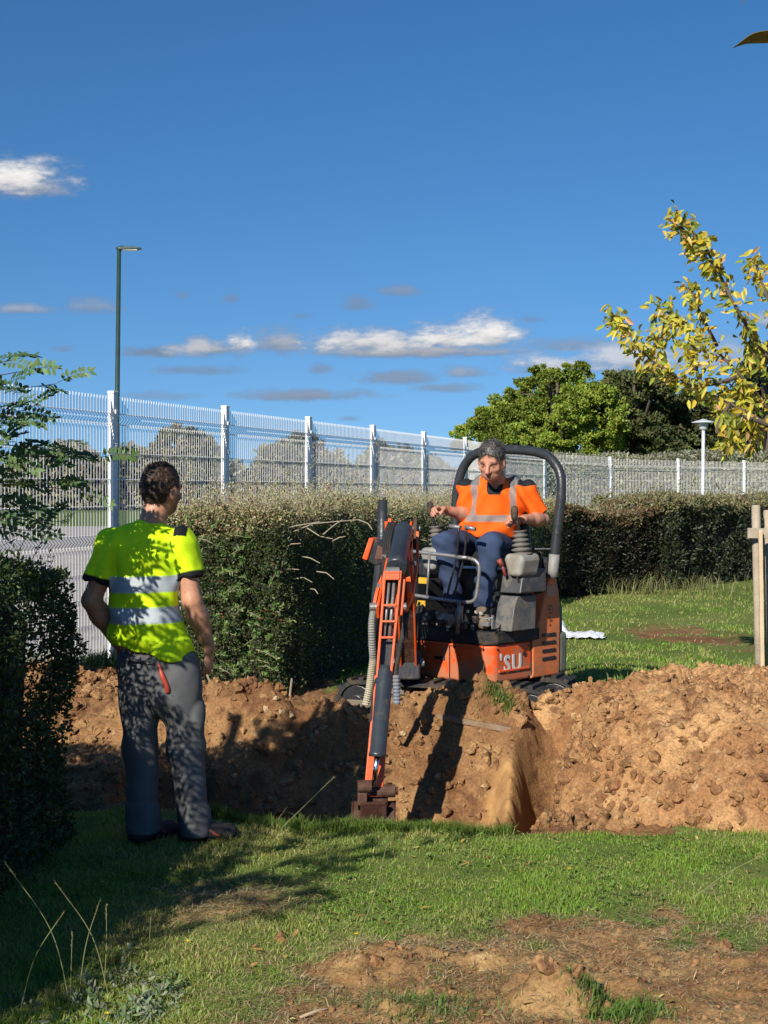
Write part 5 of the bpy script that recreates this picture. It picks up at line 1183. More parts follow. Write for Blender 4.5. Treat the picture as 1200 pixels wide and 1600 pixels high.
    for o_ in (-.016, .012): mb.tube([A0+(A1-A0)*.10+S*o_+fr*.01, A0+(A1-A0)*.62+S*o_+fr*.01], .009, 8)
    mb.build_each('hose', M_STL, arm, smooth=True)
    B0 = A1-ad*.02; mb = MB()
    mb.prism([B0-S*.050-fr*.065, B0-S*.050+fr*.020, W-S*.052-ad*.03+fr*.028, W-S*.052+ad*.03+fr*.02, W-S*.052+ad*.03-fr*.05], S, .100); mb.build('arm_box', M_OR, arm, bevel=.006)
    # bucket cylinder
    q0 = P(602, 1040, 7.86)+fr*.02; q1 = P(589, 1183, 7.76)+fr*.02; q2 = P(584, 1228, 7.76)
    mb = MB(); mb.tube([q0, q0+(q1-q0)*.05, q0+(q1-q0)*.06, q0+(q1-q0)*.14, q0+(q1-q0)*.15, q0+(q1-q0)*.95, q0+(q1-q0)*.955, q1], [.024, .030, .036, .036, .041, .041, .045, .045], 20); bc = mb.build('bucket_cylinder', M_CYL, EXC, smooth=True)
    mb = MB(); mb.tube([q1, q2], .015, 12); mb.build('cylinder_rod', M_CHR, bc, smooth=True)
    mb = MB(); mb.tube(smooth_path([P(588, 1060, 7.84), P(582, 1080, 7.83), P(580, 1120, 7.8), P(577, 1128, 7.8)], 4), .007, 6); mb.build('cylinder_hose', M_RUB, bc, smooth=True)
    # linkage and bucket
    mb = MB(); mb.tube([q2-S*.085, q2-S*.01], .032, 14); mb.tube([W-S*.02, W+S*.115], .034, 14); mb.tube([W+S*.115, W+S*.13], .022, 12); mb.prism([q2-S*.085+V(0, 0, .03), q2-S*.085+V(0, .06, .01), W-S*.085+V(0, 0, -.10), q2-S*.085+V(0, -.01, -.10)], S, .05); mb.build('bucket_link', M_RUST_SHADED, EXC, bevel=.004)
    # bucket: a curled shell, its back towards the camera, mouth to the machine
    bc_ = W+V(.0, .10, -.225); n = 12; prof = []
    for a in np.linspace(math.radians(100), math.radians(300), n): prof.append((math.cos(a)*.16, math.sin(a)*.16))
    def bp(s, y, z): return bc_+S*s+V(0, y, z)
    hw = .115; v, f = [], []
    for s in (-hw, hw):
        for (y, z) in prof: v.append(bp(s, y, z))
    for (s) in (-hw, hw):
        for (y, z) in prof: v.append(bp(s, y*.93, z*.93))
    for i in range(n-1): f += [[i, i+1, n+i+1, n+i], [2*n+i, 3*n+i, 3*n+i+1, 2*n+i+1], [i, 2*n+i, 2*n+i+1, i+1], [n+i, n+i+1, 3*n+i+1, 3*n+i]]
    f += [[0, n, 3*n, 2*n], [n-1, 3*n-1, 4*n-1, 2*n-1]]
    mb = MB(); mb.add(v, f)
    for s in (-hw-.004, hw-.010): mb.prism([bp(s, y, z) for y, z in prof]+[bp(s, .10, .10)], S, .014)
    bk = mb.build('bucket', M_RUST_SHADED, EXC, bevel=.002)
    mb = MB(); mb.box(bp(0, -.03, .165), (.075, .07, .045), (S, V(0, 1, 0), EZ)); mb.box(bp(0, -.12, .09), (.07, .02, .10), (S, V(0, 1, .0), V(0, -.5, 1))); mb.build('bucket_mount', M_RUST_SHADED, bk, bevel=.008)
    mb = MB()
    for s in (-.09, 0, .09): mb.prism([bp(s-.014, .08, -.14), bp(s-.014, .10, -.17), bp(s-.014, .17, -.13)], S, .028)
    mb.build_each('bucket_tooth', M_STL, bk)
    # muddy skin on the bucket's lower edge
    # --- hoses beside the arm
    def coil(pts, r, m, name, rings=True, parent=EXC):
        w = smooth_path(pts, 8); mb = MB(); rad = [r*(1.12 if (i % 2 and rings) else .92) for i in range(len(w)*2)]
        ww = smooth_path(w, 2) if rings else w; mb.tube(ww, [r*(1.14 if i % 2 else .9) for i in range(len(ww))] if rings else r, 10); return mb.build(name, m, parent, smooth=not rings)
    coil([P(586, 945, 8.3), P(581, 970, 8.25), P(581, 1000, 8.25), P(583, 1030, 8.3)], .019, M_GRY, 'corrugated_sleeve')
    coil([P(583, 1030, 8.3), P(580, 1052, 8.3), P(577, 1075, 8.3), P(571, 1102, 8.3)], .020, M_MUD, 'muddy_hose')
    coil([P(636, 955, 8.6), P(630, 990, 8.5), P(621, 1030, 8.5), P(618, 1062, 8.5), P(620, 1100, 8.5)], .017, M_RUB, 'side_hose', False)
    coil([P(619, 1055, 8.46), P(620, 1100, 8.46)], .020, mat('blue_grey_sleeve', (.17, .2, .25), .7, dirt=.4), 'sleeve_end')
    # hoses looping over the boom
    mb = MB()
    for k in range(4): mb.tube(smooth_path([Ft+V(-.05+.025*k, -.02, .02), Ft+(K-Ft)*.5+V(-.075+.012*k, -.09, 0), K+V(-.085+.012*k, .02, -.03), K+V(-.09+.012*k, -.12, .03), P(600+k*3, 850, 8.5), P(598+k*3, 905, 8.3), P(592+k*2, 950, 8.15)], 6), .008, 6)
    mb.build_each('boom_hose', M_RUB, boom, smooth=True)
    mb = MB(); 
    for (x, y, d) in [(601, 870, 8.42), (594, 915, 8.25), (646, 880, 8.42)]: mb.box(P(x, y, d), (.016, .008, .012), AX)
    mb.build_each('hose_clamp', M_STL, boom)
    # --- work light on the boom
    c = P(590, 861, 8.62); fr2 = nrm(V(-.35, -.9, -.1)); sx = nrm(np.cross(fr2, V(.28, 0, 1))); up = np.cross(sx, fr2); sx = -sx if sx[0] < 0 else sx
    mb = MB(); pr = [(-.085, -.045), (-.045, .075), (.02, .06), (.075, .02), (.06, -.07), (-.02, -.085)]
    mb.prism([c+V(1, 0, 0)*x+V(0, 0, 1)*z+V(0, -.0, 0) for x, z in pr], V(.25, 1, 0), .10); wl = mb.build('work_light', M_BLK, boom, bevel=.008)
    mb = MB(); mb.prism([c+V(x, -.016, z) for x, z in [(-.092, -.045), (-.050, .080), (-.022, .070), (-.062, -.055)]], V(.25, 1, 0), .13); mb.build('light_hood', M_OR, wl, bevel=.006)
    mb = MB(); mb.prism([c+V(x, -.004, z) for x, z in [(-.02, -.05), (.0, .035), (.055, .01), (.05, -.05)]], V(.25, 1, 0), .03); mb.build('lens', mat('dull_brown_lens', (.14, .07, .05), .3, bump=0), wl, bevel=.006)
    # concrete-looking pad under the near track
excavator()
def slab():
    M = mat('grey_plank', (.27, .23, .18), .9, bump=.5, dirt=.8, dirtc=(.2, .12, .06)); a = P(690, 1118, 8.95); b = P(806, 1140, 8.80); mb = MB(); mb.bar(a+V(0, .05, 0), b+V(0, .05, 0), .2, .035)
    tag(mb.build('wooden_plank', M, loc=a, bevel=.006), 'muddy grey plank lying on the bank under the machine track', 'plank')
slab()
# ------------------------------------------------------------------ people: signed-distance bodies meshed by surface nets
class SDF:
    def __init__(s, lo, hi, h):
        s.lo = np.asarray(lo, float); s.h = h; s.n = np.ceil((np.asarray(hi)-s.lo)/h).astype(int)+1; s.f = np.full(s.n, .2, np.float32)
        s.ax = [s.lo[i]+h*np.arange(s.n[i]) for i in range(3)]
    def sub(s, lo, hi):
        i0 = np.clip(np.floor((np.asarray(lo)-s.lo)/s.h).astype(int), 0, s.n-1); i1 = np.clip(np.ceil((np.asarray(hi)-s.lo)/s.h).astype(int)+1, 1, s.n)
        sl = tuple(slice(a, b) for a, b in zip(i0, i1)); g = np.meshgrid(*[s.ax[k][sl[k]] for k in range(3)], indexing='ij'); return sl, g
    def _merge(s, sl, d, k, mode):
        f = s.f[sl]
        if mode == 'add':
            if k > 0: hh = np.maximum(k-np.abs(f-d), 0)/k; r = np.minimum(f, d)-hh*hh*k*.25
            else: r = np.minimum(f, d)
        else:
            d = -d; hh = np.maximum(k-np.abs(f-d), 0)/max(k, 1e-6); r = np.maximum(f, d)+hh*hh*k*.25
        s.f[sl] = r
    def cap(s, a, b, ra, rb, k=.02, w=None, q=1., mode='add'):
        """tapered capsule; w: axis along which the section is squashed by q"""
        a = np.asarray(a, float); b = np.asarray(b, float); R = max(ra, rb)+.09
        sl, g = s.sub(np.minimum(a, b)-R, np.maximum(a, b)+R); p = [g[i]-a[i] for i in range(3)]; ab = b-a
        if w is not None:
            w = nrm(w); pw = p[0]*w[0]+p[1]*w[1]+p[2]*w[2]; e = (1/q-1); p = [p[i]+pw*w[i]*e for i in range(3)]; aw = np.dot(ab, w); ab = ab+aw*w*e
        t = np.clip((p[0]*ab[0]+p[1]*ab[1]+p[2]*ab[2])/max(np.dot(ab, ab), 1e-9), 0, 1)
        d = np.sqrt(sum((p[i]-t*ab[i])**2 for i in range(3)))-(ra+(rb-ra)*t)
        if w is not None: d = d*(q*.5+.5) if q < 1 else d
        s._merge(sl, d.astype(np.float32), k, mode)
    def ell(s, c, r, ax=None, k=.02, mode='add'):
        c = np.asarray(c, float); r = np.asarray(r, float); ax = np.eye(3) if ax is None else np.array([nrm(a) for a in ax]); R = r.max()+.09
        sl, g = s.sub(c-R, c+R); p = [g[i]-c[i] for i in range(3)]; u = [(p[0]*a[0]+p[1]*a[1]+p[2]*a[2]) for a in ax]
        k0 = np.sqrt(sum((u[i]/r[i])**2 for i in range(3)))+1e-6; k1 = np.sqrt(sum((u[i]/r[i]**2)**2 for i in range(3)))+1e-6
        s._merge(sl, (k0*(k0-1)/k1).astype(np.float32), k, mode)
    def cut(s, p, n, lo=None, hi=None):
        """remove everything on the +n side of the plane (within a box)"""
        lo = s.lo if lo is None else lo; hi = s.lo+s.n*s.h if hi is None else hi; sl, g = s.sub(lo, hi); n = nrm(n)
        d = (g[0]-p[0])*n[0]+(g[1]-p[1])*n[1]+(g[2]-p[2])*n[2]; s.f[sl] = np.maximum(s.f[sl], d)
    def at(s, v):
        i = np.clip(np.rint((v-s.lo)/s.h).astype(int), 0, s.n-1); return s.f[i[:, 0], i[:, 1], i[:, 2]]
    def merge(s, o, k):
        hh = np.maximum(k-np.abs(s.f-o.f), 0)/k; s.f = np.minimum(s.f, o.f)-hh*hh*k*.25
    def mesh(s):
        f = s.f; f[0] = f[-1] = .1; f[:, 0] = f[:, -1] = .1; f[:, :, 0] = f[:, :, -1] = .1
        ins = f < 0; n = f.shape; c8 = np.zeros((n[0]-1, n[1]-1, n[2]-1), np.int8)
        for i in (0, 1):
            for j in (0, 1):
                for k in (0, 1): c8 += ins[i:n[0]-1+i, j:n[1]-1+j, k:n[2]-1+k]
        act = (c8 > 0) & (c8 < 8); idx = np.full(act.shape, -1, np.int64); ii = np.argwhere(act); idx[act] = np.arange(len(ii))
        pos = np.zeros((len(ii), 3)); cnt = np.zeros(len(ii)); cr = [(i, j, k) for i in (0, 1) for j in (0, 1) for k in (0, 1)]
        for a in cr:
            for b in cr:
                if sum(b)-sum(a) == 1 and all(y >= x for x, y in zip(a, b)):
                    fa = f[ii[:, 0]+a[0], ii[:, 1]+a[1], ii[:, 2]+a[2]]; fb = f[ii[:, 0]+b[0], ii[:, 1]+b[1], ii[:, 2]+b[2]]; m = (fa < 0) != (fb < 0)
                    t = np.where(m, fa/np.where(fa == fb, 1, fa-fb), 0)[:, None]; p = np.array(a)+(np.array(b)-np.array(a))*t; pos += p*m[:, None]; cnt += m
        pos = s.lo+s.h*(ii+pos/cnt[:, None]); quads = []
        for ax in range(3):
            a, b = [(1, 2), (2, 0), (0, 1)][ax]; sl0 = [slice(None)]*3; sl1 = [slice(None)]*3; sl0[ax] = slice(0, -1); sl1[ax] = slice(1, None)
            e = ins[tuple(sl0)] != ins[tuple(sl1)]; fl = ins[tuple(sl0)]; E = np.argwhere(e); k = (E[:, a] > 0) & (E[:, b] > 0) & (E[:, a] < n[a]-1) & (E[:, b] < n[b]-1); E = E[k]
            o = np.zeros(3, int); A = o.copy(); A[a] = 1; B = o.copy(); B[b] = 1
            g = lambda d: idx[tuple((E-d).T)]
            q = np.stack([g(A+B), g(B), g(o), g(A)], 1); w = fl[tuple(E.T)]; q = np.where(w[:, None], q, q[:, ::-1]); quads.append(q)
        q = np.concatenate(quads); q = q[(q >= 0).all(1)]; return pos, q
def vnormals(v, q):
    n = np.cross(v[q[:, 2]]-v[q[:, 0]], v[q[:, 3]]-v[q[:, 1]]); o = np.zeros_like(v)
    for k in range(4): np.add.at(o, q[:, k], n)
    return unit(o)
def relax(v, q, it=2, f=.5):
    for _ in range(it):
        s = np.zeros_like(v); c = np.zeros(len(v))
        for a, b in ((0, 1), (1, 2), (2, 3), (3, 0)):
            np.add.at(s, q[:, a], v[q[:, b]]); np.add.at(c, q[:, a], 1)
        v = v*(1-f)+f*s/np.maximum(c, 1)[:, None]
    return v
def capfield(v, a, b):
    """distance of points to a segment"""
    ab = b-a; t = np.clip(((v-a)@ab)/np.dot(ab, ab), 0, 1); return np.linalg.norm(v-a-t[:, None]*ab, axis=1)

def skin_mat(name, c):
    m, nt, b = nodes(name); N = nt.nodes; L = nt.links; a = N.new('ShaderNodeAttribute'); a.attribute_name = 'Col'; tc = N.new('ShaderNodeTexCoord'); n = N.new('ShaderNodeTexNoise'); n.inputs['Scale'].default_value = 30; n.inputs['Detail'].default_value = 6
    L.new(tc.outputs['Object'], n.inputs[0]); r = N.new('ShaderNodeMapRange'); r.inputs[1].default_value = .3; r.inputs[2].default_value = .7; r.inputs[3].default_value = .82; r.inputs[4].default_value = 1.18; L.new(n.outputs[0], r.inputs[0])
    x = N.new('ShaderNodeMix'); x.data_type = 'RGBA'; x.blend_type = 'MULTIPLY'; x.inputs[0].default_value = 1; L.new(a.outputs['Color'], x.inputs[6]); L.new(r.outputs[0], x.inputs[7]); L.new(x.outputs[2], b.inputs['Base Color'])
    b.inputs['Roughness'].default_value = .52; b.inputs['Subsurface Weight'].default_value = .08; b.inputs['Subsurface Radius'].default_value = (.01, .004, .002); return m
def cloth_mat(name, rough=.8, weave=500, sheen=.2, em=None):
    m, nt, b = nodes(name); N = nt.nodes; L = nt.links; a = N.new('ShaderNodeAttribute'); a.attribute_name = 'Col'; tc = N.new('ShaderNodeTexCoord')
    n = N.new('ShaderNodeTexNoise'); n.inputs['Scale'].default_value = 14; n.inputs['Detail'].default_value = 6; L.new(tc.outputs['Object'], n.inputs[0]); r = N.new('ShaderNodeMapRange'); r.inputs[1].default_value = .3; r.inputs[2].default_value = .7; r.inputs[3].default_value = .88; r.inputs[4].default_value = 1.1; L.new(n.outputs[0], r.inputs[0])
    x = N.new('ShaderNodeMix'); x.data_type = 'RGBA'; x.blend_type = 'MULTIPLY'; x.inputs[0].default_value = 1; L.new(a.outputs['Color'], x.inputs[6]); L.new(r.outputs[0], x.inputs[7]); L.new(x.outputs[2], b.inputs['Base Color'])
    b.inputs['Roughness'].default_value = rough; b.inputs['Specular IOR Level'].default_value = .2
    n2 = N.new('ShaderNodeTexNoise'); n2.inputs['Scale'].default_value = weave; L.new(tc.outputs['Object'], n2.inputs[0]); bp = N.new('ShaderNodeBump'); bp.inputs['Strength'].default_value = .25; bp.inputs['Distance'].default_value = .004; L.new(n2.outputs[0], bp.inputs['Height']); L.new(bp.outputs[0], b.inputs['Normal']); return m

def head(S, c, fwd, up, sc=1.0, nose=True):
    """c: head centre (mid-skull). returns frame"""
    f = nrm(fwd); r = nrm(np.cross(f, up)); u = np.cross(r, f); ax = (r, f, u); o = lambda x, y, z: c+(r*x+f*y+u*z)*sc
    S.ell(o(0, -.012, .030), V(.076, .096, .088)*sc, ax, .02)
    S.ell(o(0, .022, -.035), V(.060, .070, .085)*sc, ax, .03)
    S.ell(o(0, .050, -.088), V(.036, .036, .026)*sc, ax, .03)     # chin
    S.cap(o(-.032, .030, -.080), o(-.055, -.012, -.040), .022*sc, .024*sc, .03); S.cap(o(.032, .030, -.080), o(.055, -.012, -.040), .022*sc, .024*sc, .03)
    S.cap(o(-.034, .072, .012), o(.034, .072, .012), .015*sc, .015*sc, .02)       # brow
    for s in (-1, 1):
        S.ell(o(s*.033, .090, -.012), V(.019, .016, .013)*sc, ax, .012, 'sub'); S.ell(o(s*.033, .071, -.012), V(.013, .013, .010)*sc, ax, .004)
        S.ell(o(s*.047, .060, -.032), V(.020, .018, .018)*sc, ax, .02)             # cheek
        S.ell(o(s*.077, -.008, -.018), V(.010, .020, .032)*sc, (nrm(r+f*s*-.3), f, u), .008)   # ear
    if nose:
        S.cap(o(0, .088, .0), o(0, .112, -.040), .009*sc, .015*sc, .012); S.ell(o(-.013, .096, -.045), V(.010, .012, .009)*sc, ax, .008); S.ell(o(.013, .096, -.045), V(.010, .012, .009)*sc, ax, .008)
    S.cap(o(-.020, .084, -.068), o(.020, .084, -.068), .0075*sc, .0075*sc, .006); S.cap(o(-.017, .083, -.079), o(.017, .083, -.079), .008*sc, .008*sc, .006); S.cap(o(-.022, .094, -.0735), o(.022, .094, -.0735), .002, .002, .004, mode='sub')
    return o, ax
def hand(S, wrist, d, palmn, side, sc=1.0, curl=.3, grip=None):
    """d: direction of the fingers, palmn: way the palm faces, side: towards the thumb"""
    d = nrm(d); palmn = nrm(palmn-d*np.dot(palmn, d)); side = nrm(side-d*np.dot(side, d)-palmn*np.dot(side, palmn))
    pc = wrist+d*.012*sc; pe = wrist+d*.080*sc
    S.cap(pc, pe, .026*sc, .036*sc, .02, palmn, .42)
    for i, (off, L, cr) in enumerate([(.028, .072, 0), (.009, .080, .03), (-.010, .075, .06), (-.028, .060, .1)]):
        b = wrist+d*.084*sc+side*off*sc; a = (curl+cr)*.9; p = b; ang = a*.6
        for j, fr in enumerate((.45, .30, .25)):
            dd = d*math.cos(ang)+palmn*math.sin(ang)+side*off*1.5; dd = nrm(dd); q = p+dd*L*fr*sc; S.cap(p, q, (.0098-.0008*j)*sc, (.0090-.0008*j)*sc, .004); p = q; ang += a*1.25
    t0 = wrist+d*.025*sc+side*.022*sc+palmn*.006; t1 = t0+(d*.6+side*.55+palmn*.35)*.040*sc; t2 = t1+nrm(d*.85+side*.05+palmn*(.3+curl*.4))*.032*sc; t3 = t2+nrm(d*.8-side*.15*curl*3+palmn*(.3+curl*.6))*.024*sc
    S.cap(t0, t1, .015*sc, .012*sc, .010); S.cap(t1, t2, .0115*sc, .0100*sc, .005); S.cap(t2, t3, .0100*sc, .0085*sc, .004)

SKIN1 = np.array([.46, .225, .135]); SKIN2 = np.array([.50, .235, .15])
def flesh(v, base, c, o, ax, sc, r):
    col = jcol(base, len(v), r, .03, .02); loc = lambda x, y, z: o(x, y, z)
    def near(p, rad): return np.exp(-(np.linalg.norm(v-p, axis=1)/rad)**2)[:, None]
    col = col*(1-.75*near(loc(-.033, .085, -.010), .013))*(1-.75*near(loc(.033, .085, -.010), .013))*(1-.25*near(loc(0, .07, -.085), .035))*(1-.35*near(loc(-.03, .085, -.05), .010))*(1-.35*near(loc(.03, .085, -.05), .010))  # dark eyes and stubble, plus painted shade in eye sockets and beside nose
    col = col*(1+near(loc(0, .1, -.074), .017)*np.array([[-.05, -.35, -.3]]))*(1+near(loc(0, .11, -.04), .02)*np.array([[.08, -.12, -.12]]))
    for s in (-1, 1): col = col*(1-.7*near(loc(s*.030, .088, .014), .012))*(1-.6*near(loc(s*.042, .082, .012), .010))
    return np.clip(col, 0, 1)
def folds(v, n, amp, fn): return v+n*(amp*fn)[:, None]

def standing_worker():
    D = 6.94; gz = float(H(np.array([-1.05]), np.array([6.94]))[0]); root = thing('person', V(-1.05, 6.94, gz), 'man standing on the left seen from behind, yellow hi-vis shirt, grey work trousers', 'person')
    fw = nrm(V(.30, .95, 0)); sd = V(fw[1], -fw[0], 0)   # sd: his right
    sh = P(231, 842, D); shL = P(177, 853, D)+fw*-.0; shR = P(285, 854, D); chest = P(226, 880, D); waist = P(225, 975, D); pel = P(246, 1030, D)
    elL = P(143, 938, D)+fw*.0; wrL = P(164, 1012, D)+fw*.14; elR = P(304, 938, D)+fw*-.03; wrR = P(319, 1014, D)+fw*.06
    hipL = P(217, 1042, D); hipR = P(280, 1045, D); knL = P(214, 1165, D)+fw*.03; knR = P(286, 1168, D)+fw*.03; anL = P(224, 1285, D); anR = P(304, 1290, D)
    neck0 = P(234, 835, D); neck1 = P(240, 795, D)+fw*.02; hc = P(248, 763, D)+fw*.035; hf = nrm(fw+sd*.25-V(0, 0, .10))
    r = np.random.default_rng(1)
    S = SDF(P(110, 1330, D)-V(0, .5, 0), P(360, 700, D)+V(0, .5, 0), .005)
    o, ax = head(S, hc, hf, V(.03, .0, 1), 1.02)
    S.cap(neck0-V(0, 0, .02), neck1, .068, .062, .03)
    S.cap(shL, shR, .055, .055, .05); S.cap(chest, waist, .15, .135, .05, fw, .68); S.cap(waist, pel, .14, .15, .05, fw, .72)
    for a, b, c in ((shL, elL, wrL), (shR, elR, wrR)): S.cap(a, b, .056, .044, .03); S.cap(b, b+(c-b)*.35, .046, .048, .02); S.cap(b+(c-b)*.3, c, .046, .029, .03)
    for a, b, c in ((hipL, knL, anL), (hipR, knR, anR)): S.cap(a, b, .085, .055, .04); S.cap(b, c, .055, .042, .03)
    hand(S, wrR, nrm(V(-.10, .12, -1)), nrm(-sd+fw*.2), fw*.9-sd*.2, 1.05, .55); hand(S, wrL, nrm(V(.10, -.05, -1)), nrm(sd+fw*.1), fw, 1.03, .75)
    v, q = S.mesh(); v = relax(v, q, 1, .4); col = flesh(v, SKIN1, hc, o, ax, 1, r)
    f_ = (v-hc)@ax[1]; u_ = (v-hc)@ax[2]; beard = np.clip((f_+.00)/.03, 0, 1)*np.clip((-.015-u_)/.03, 0, 1)*(v[:, 2] > neck1[2]-.03)*(np.linalg.norm(v-hc, axis=1) < .16); col = col*(1-.62*beard[:, None])
    mesh_np('body', v, q, None, skin_mat('skin', SKIN1), parent=root, col=col)
    # hair
    S = SDF(hc-.17, hc+.17, .004); S.ell(hc+ax[1]*-.018+ax[2]*.034, V(.084, .100, .092), ax, .01); S.ell(hc+ax[1]*-.045+ax[2]*-.028, V(.068, .062, .060), ax, .03)
    S.cut(o(0, .042, -.0), ax[1]*.8-ax[2]*.75); S.cut(o(0, 0, -.068), -ax[2]+ax[1]*.1)
    for s in (-1, 1): S.ell(o(s*.085, .0, -.022), (.022, .022, .034), ax, .006, 'sub')
    v, q = S.mesh(); n = vnormals(v, q); v = v+n*(.0065*vn3(v*70, 1)+.005*vn3(v*140, 2)+.004*vn3(v*30, 3))[:, None]
    hcol = jcol([.050, .030, .019], len(v), r, .35)*(1+1.0*vn3(v*60, 4))[:, None]; hair = mesh_np('hair', v, q, None, leafmat('brown_hair', 0, .55, .35), parent=root, col=np.clip(hcol, .005, 1))
    tag(hair, None)
    # hair strands, a short tousled crop
    k = r.integers(0, len(v), 5200); b = v[k]; d = unit(n[k]*.9+r.normal(0, .45, (len(k), 3))-ax[2]*.35+ax[1]*.1); s = orth(d); lv, lq = leaves(b-n[k]*.003, d, s, np.cross(s, d), r.uniform(.008, .017, len(k)), .0022, .0)
    mesh_np('hair_tufts', lv, lq, None, leafmat('hair_strand', 0, .5, .4), parent=hair, col=rep(jcol([.060, .038, .024], len(k), r, .5), 6))
    # shirt
    S = SDF(P(110, 1060, D)-V(0, .4, 0), P(340, 790, D)+V(0, .4, 0), .005)
    S.cap(chest+V(0, 0, .0), waist, .178, .160, .05, fw, .76); S.cap(waist, pel+V(0, 0, .03), .158, .182, .05, fw, .80); S.cap(shL*.8+sh*.2, shR*.8+sh*.2, .082, .082, .07); S.cap(neck0-V(0, 0, .08), neck0+V(0, 0, .0), .15, .080, .05, fw, .8)
    S2 = SDF(P(110, 1060, D)-V(0, .4, 0), P(340, 790, D)+V(0, .4, 0), .005)
    S2.cap(shL, elL+(shL-elL)*.20, .076, .066, .05); S2.cap(shR, elR+(shR-elR)*.20, .076, .068, .05)
    dL = nrm(elL-shL); dR = nrm(elR-shR); cuffL = P(155, 909, D)+fw*.01; cuffR = P(291, 904, D)
    S2.cut(cuffL, dL+V(.15, 0, 0)); S2.cut(cuffR, dR)
    S.cut(P(236, 802, D), V(.10, .1, 1)); S.cut(P(240, 1018, D), V(-.24, 0, -1))
    S1f = S.f.copy(); S.merge(S2, .035)
    v, q = S.mesh(); S.f = S1f; arm_nearer = S2.at(v) < S.at(v); n = vnormals(v, q); x = (v-waist)@sd; z = v[:, 2]
    tor = capfield(v, chest, pel); arm_ = np.minimum(capfield(v, shL, elL), capfield(v, shR, elR)+0)
    w = 1.1*np.sin((z*38+x*30)+4*vn3(v*5, 3))*np.clip((1.25-z)/.25, 0, 1)+1.1*np.sin(x*55+z*22+3*vn3(v*4, 8))*np.clip((z-1.05)/.2, .15, 1)*.45+2.2*vn3(v*np.array([9, 9, 4]), 5)+1.3*vn3(v*17, 6)
    side_ = np.abs(x)/.19; w = w+1.3*np.sin(z*30-x*34+5*vn3(v*4, 12))*np.clip((1.12-z)/.15, 0, 1)+1.8*np.sin(z*24+np.abs(x)*60+3*vn3(v*5, 13))*np.clip((np.abs(x)-.05)/.1, 0, 1)*np.clip((z-1.15)/.1, 0, 1); v = folds(v, n, .0050, w*(.6+.8*np.clip(side_, 0, 1)))
    # saggy fold over the lower right hem
    base = np.array([.68, .98, .012]); col = jcol(base, len(v), r, .015, .01); BLK = np.array([.012, .014, .016]); REF = np.array([.42, .47, .50])
    def paint(mask, c): m = mask[:, None]; return col*(1-m)+c*m
    body_ = ~arm_nearer
    e = .003; stp = lambda t: np.clip(t/e*.5+.5, 0, 1)
    tz = z+.05*(x)*-.6    # the bands tilt with the shirt
    for ztop, zbot in ((P(0, 899, D)[2], P(0, 924, D)[2]), (P(0, 947, D)[2], P(0, 972, D)[2])):
        col = paint(stp(ztop-tz)*stp(tz-zbot)*body_, REF)
    for c_, d_, s2_ in ((cuffL, dL+V(.15, 0, 0), -1), (cuffR, dR, 1)):
        t = (v-c_)@nrm(d_); near_ = (np.linalg.norm(v-c_, axis=1) < .13) & arm_nearer; col = paint(stp(t+.026)*near_, BLK)
    # shoulder yoke on the right: grey stripe and black patch; the left one just shows
    for a_, c_ in (((284, 815, 284, 824), REF*.8), ((286, 822, 286, 838), BLK)):
        x0, y0, x1, y1 = a_; m = (z < P(0, y0, D)[2]+.02*0) & (z > P(0, y1, D)[2]) & (v[:, 0] > P(274, 0, D)[0]) & (v[:, 0] < P(294, 0, D)[0]); col = paint(m.astype(float), c_)
    m = (z > P(0, 806, D)[2]); col = paint(m.astype(float), BLK)
    mesh_np('shirt', v, q, None, cloth_mat('hi_vis_cloth', .75), parent=root, col=col)
    # trousers
    S = SDF(P(130, 1330, D)-V(0, .4, 0), P(370, 960, D)+V(0, .4, 0), .005)
    S.cap(pel+V(0, 0, .10), pel, .140, .160, .05, fw, .66); S.cap(pel-V(0, 0, .04), (hipL+hipR)/2-V(0, 0, .06), .172, .178, .05, fw, .76)
    for h_, k_, a_ in ((hipL, knL, anL), (hipR, knR, anR)):
        S.cap(h_, k_, .102, .080, .05); S.cap(k_, a_+V(0, 0, -.01), .080, .074, .04); S.cap(a_+V(0, 0, .05), a_+V(0, 0, -.02), .076, .083, .02)
        S.cut(a_+V(0, 0, -.045), V(.0, 0, -1), a_-V(.14, .2, .2), a_+V(.14, .2, .0))
    S.cut(P(240, 985, D), V(.05, 0, 1)); pk = knR+(hipR-knR)*.38+sd*.075; S.ell(pk, (.035, .055, .085), (sd, fw, V(0, 0, 1)), .02)
    S.ell((hipL+hipR)/2-V(0, 0, .18)-fw*.0, (.012, .10, .10), (sd, fw, V(0, 0, 1)), .02, 'sub')
    v, q = S.mesh(); n = vnormals(v, q); z = v[:, 2]; leg = np.where(v[:, 0] < P(248, 0, D)[0], -1, 1)
    low = np.clip((.45-z)/.4, 0, 1); w = (.55*np.sin(z*46+leg*v[:, 0]*45+9*vn3(v*7, 2)+leg)*low+1.5*vn3(v*np.array([14, 14, 26]), 9)*low+1.0*np.sin(z*26+v[:, 0]*28*leg+3*vn3(v*5, 3))*np.clip(1-low, 0, 1)*.8+2.4*vn3(v*np.array([10, 10, 5]), 5)+1.3*vn3(v*20, 6)); v = folds(v, n, .0050, w)
    tro = mesh_np('trousers', v, q, None, cloth_mat('grey_work_cloth', .9, 300), parent=root, col=jcol([.115, .118, .122], len(v), r, .03, .02))
    # pocket flap with snaps, red tool handle, cuffs of pocket
    back = lambda px, py, off: P(px, py, D)-fw*off
    mb = MB(); a = back(216, 1024, .128); b = back(262, 1031, .140); mb.bar(a, b, .006, .032, up=(0, 1, .2)); mb.build('pocket_flap', mat('dark_flap_cloth', (.05, .052, .06), .85), tro, bevel=.002)
    mb = MB(); 
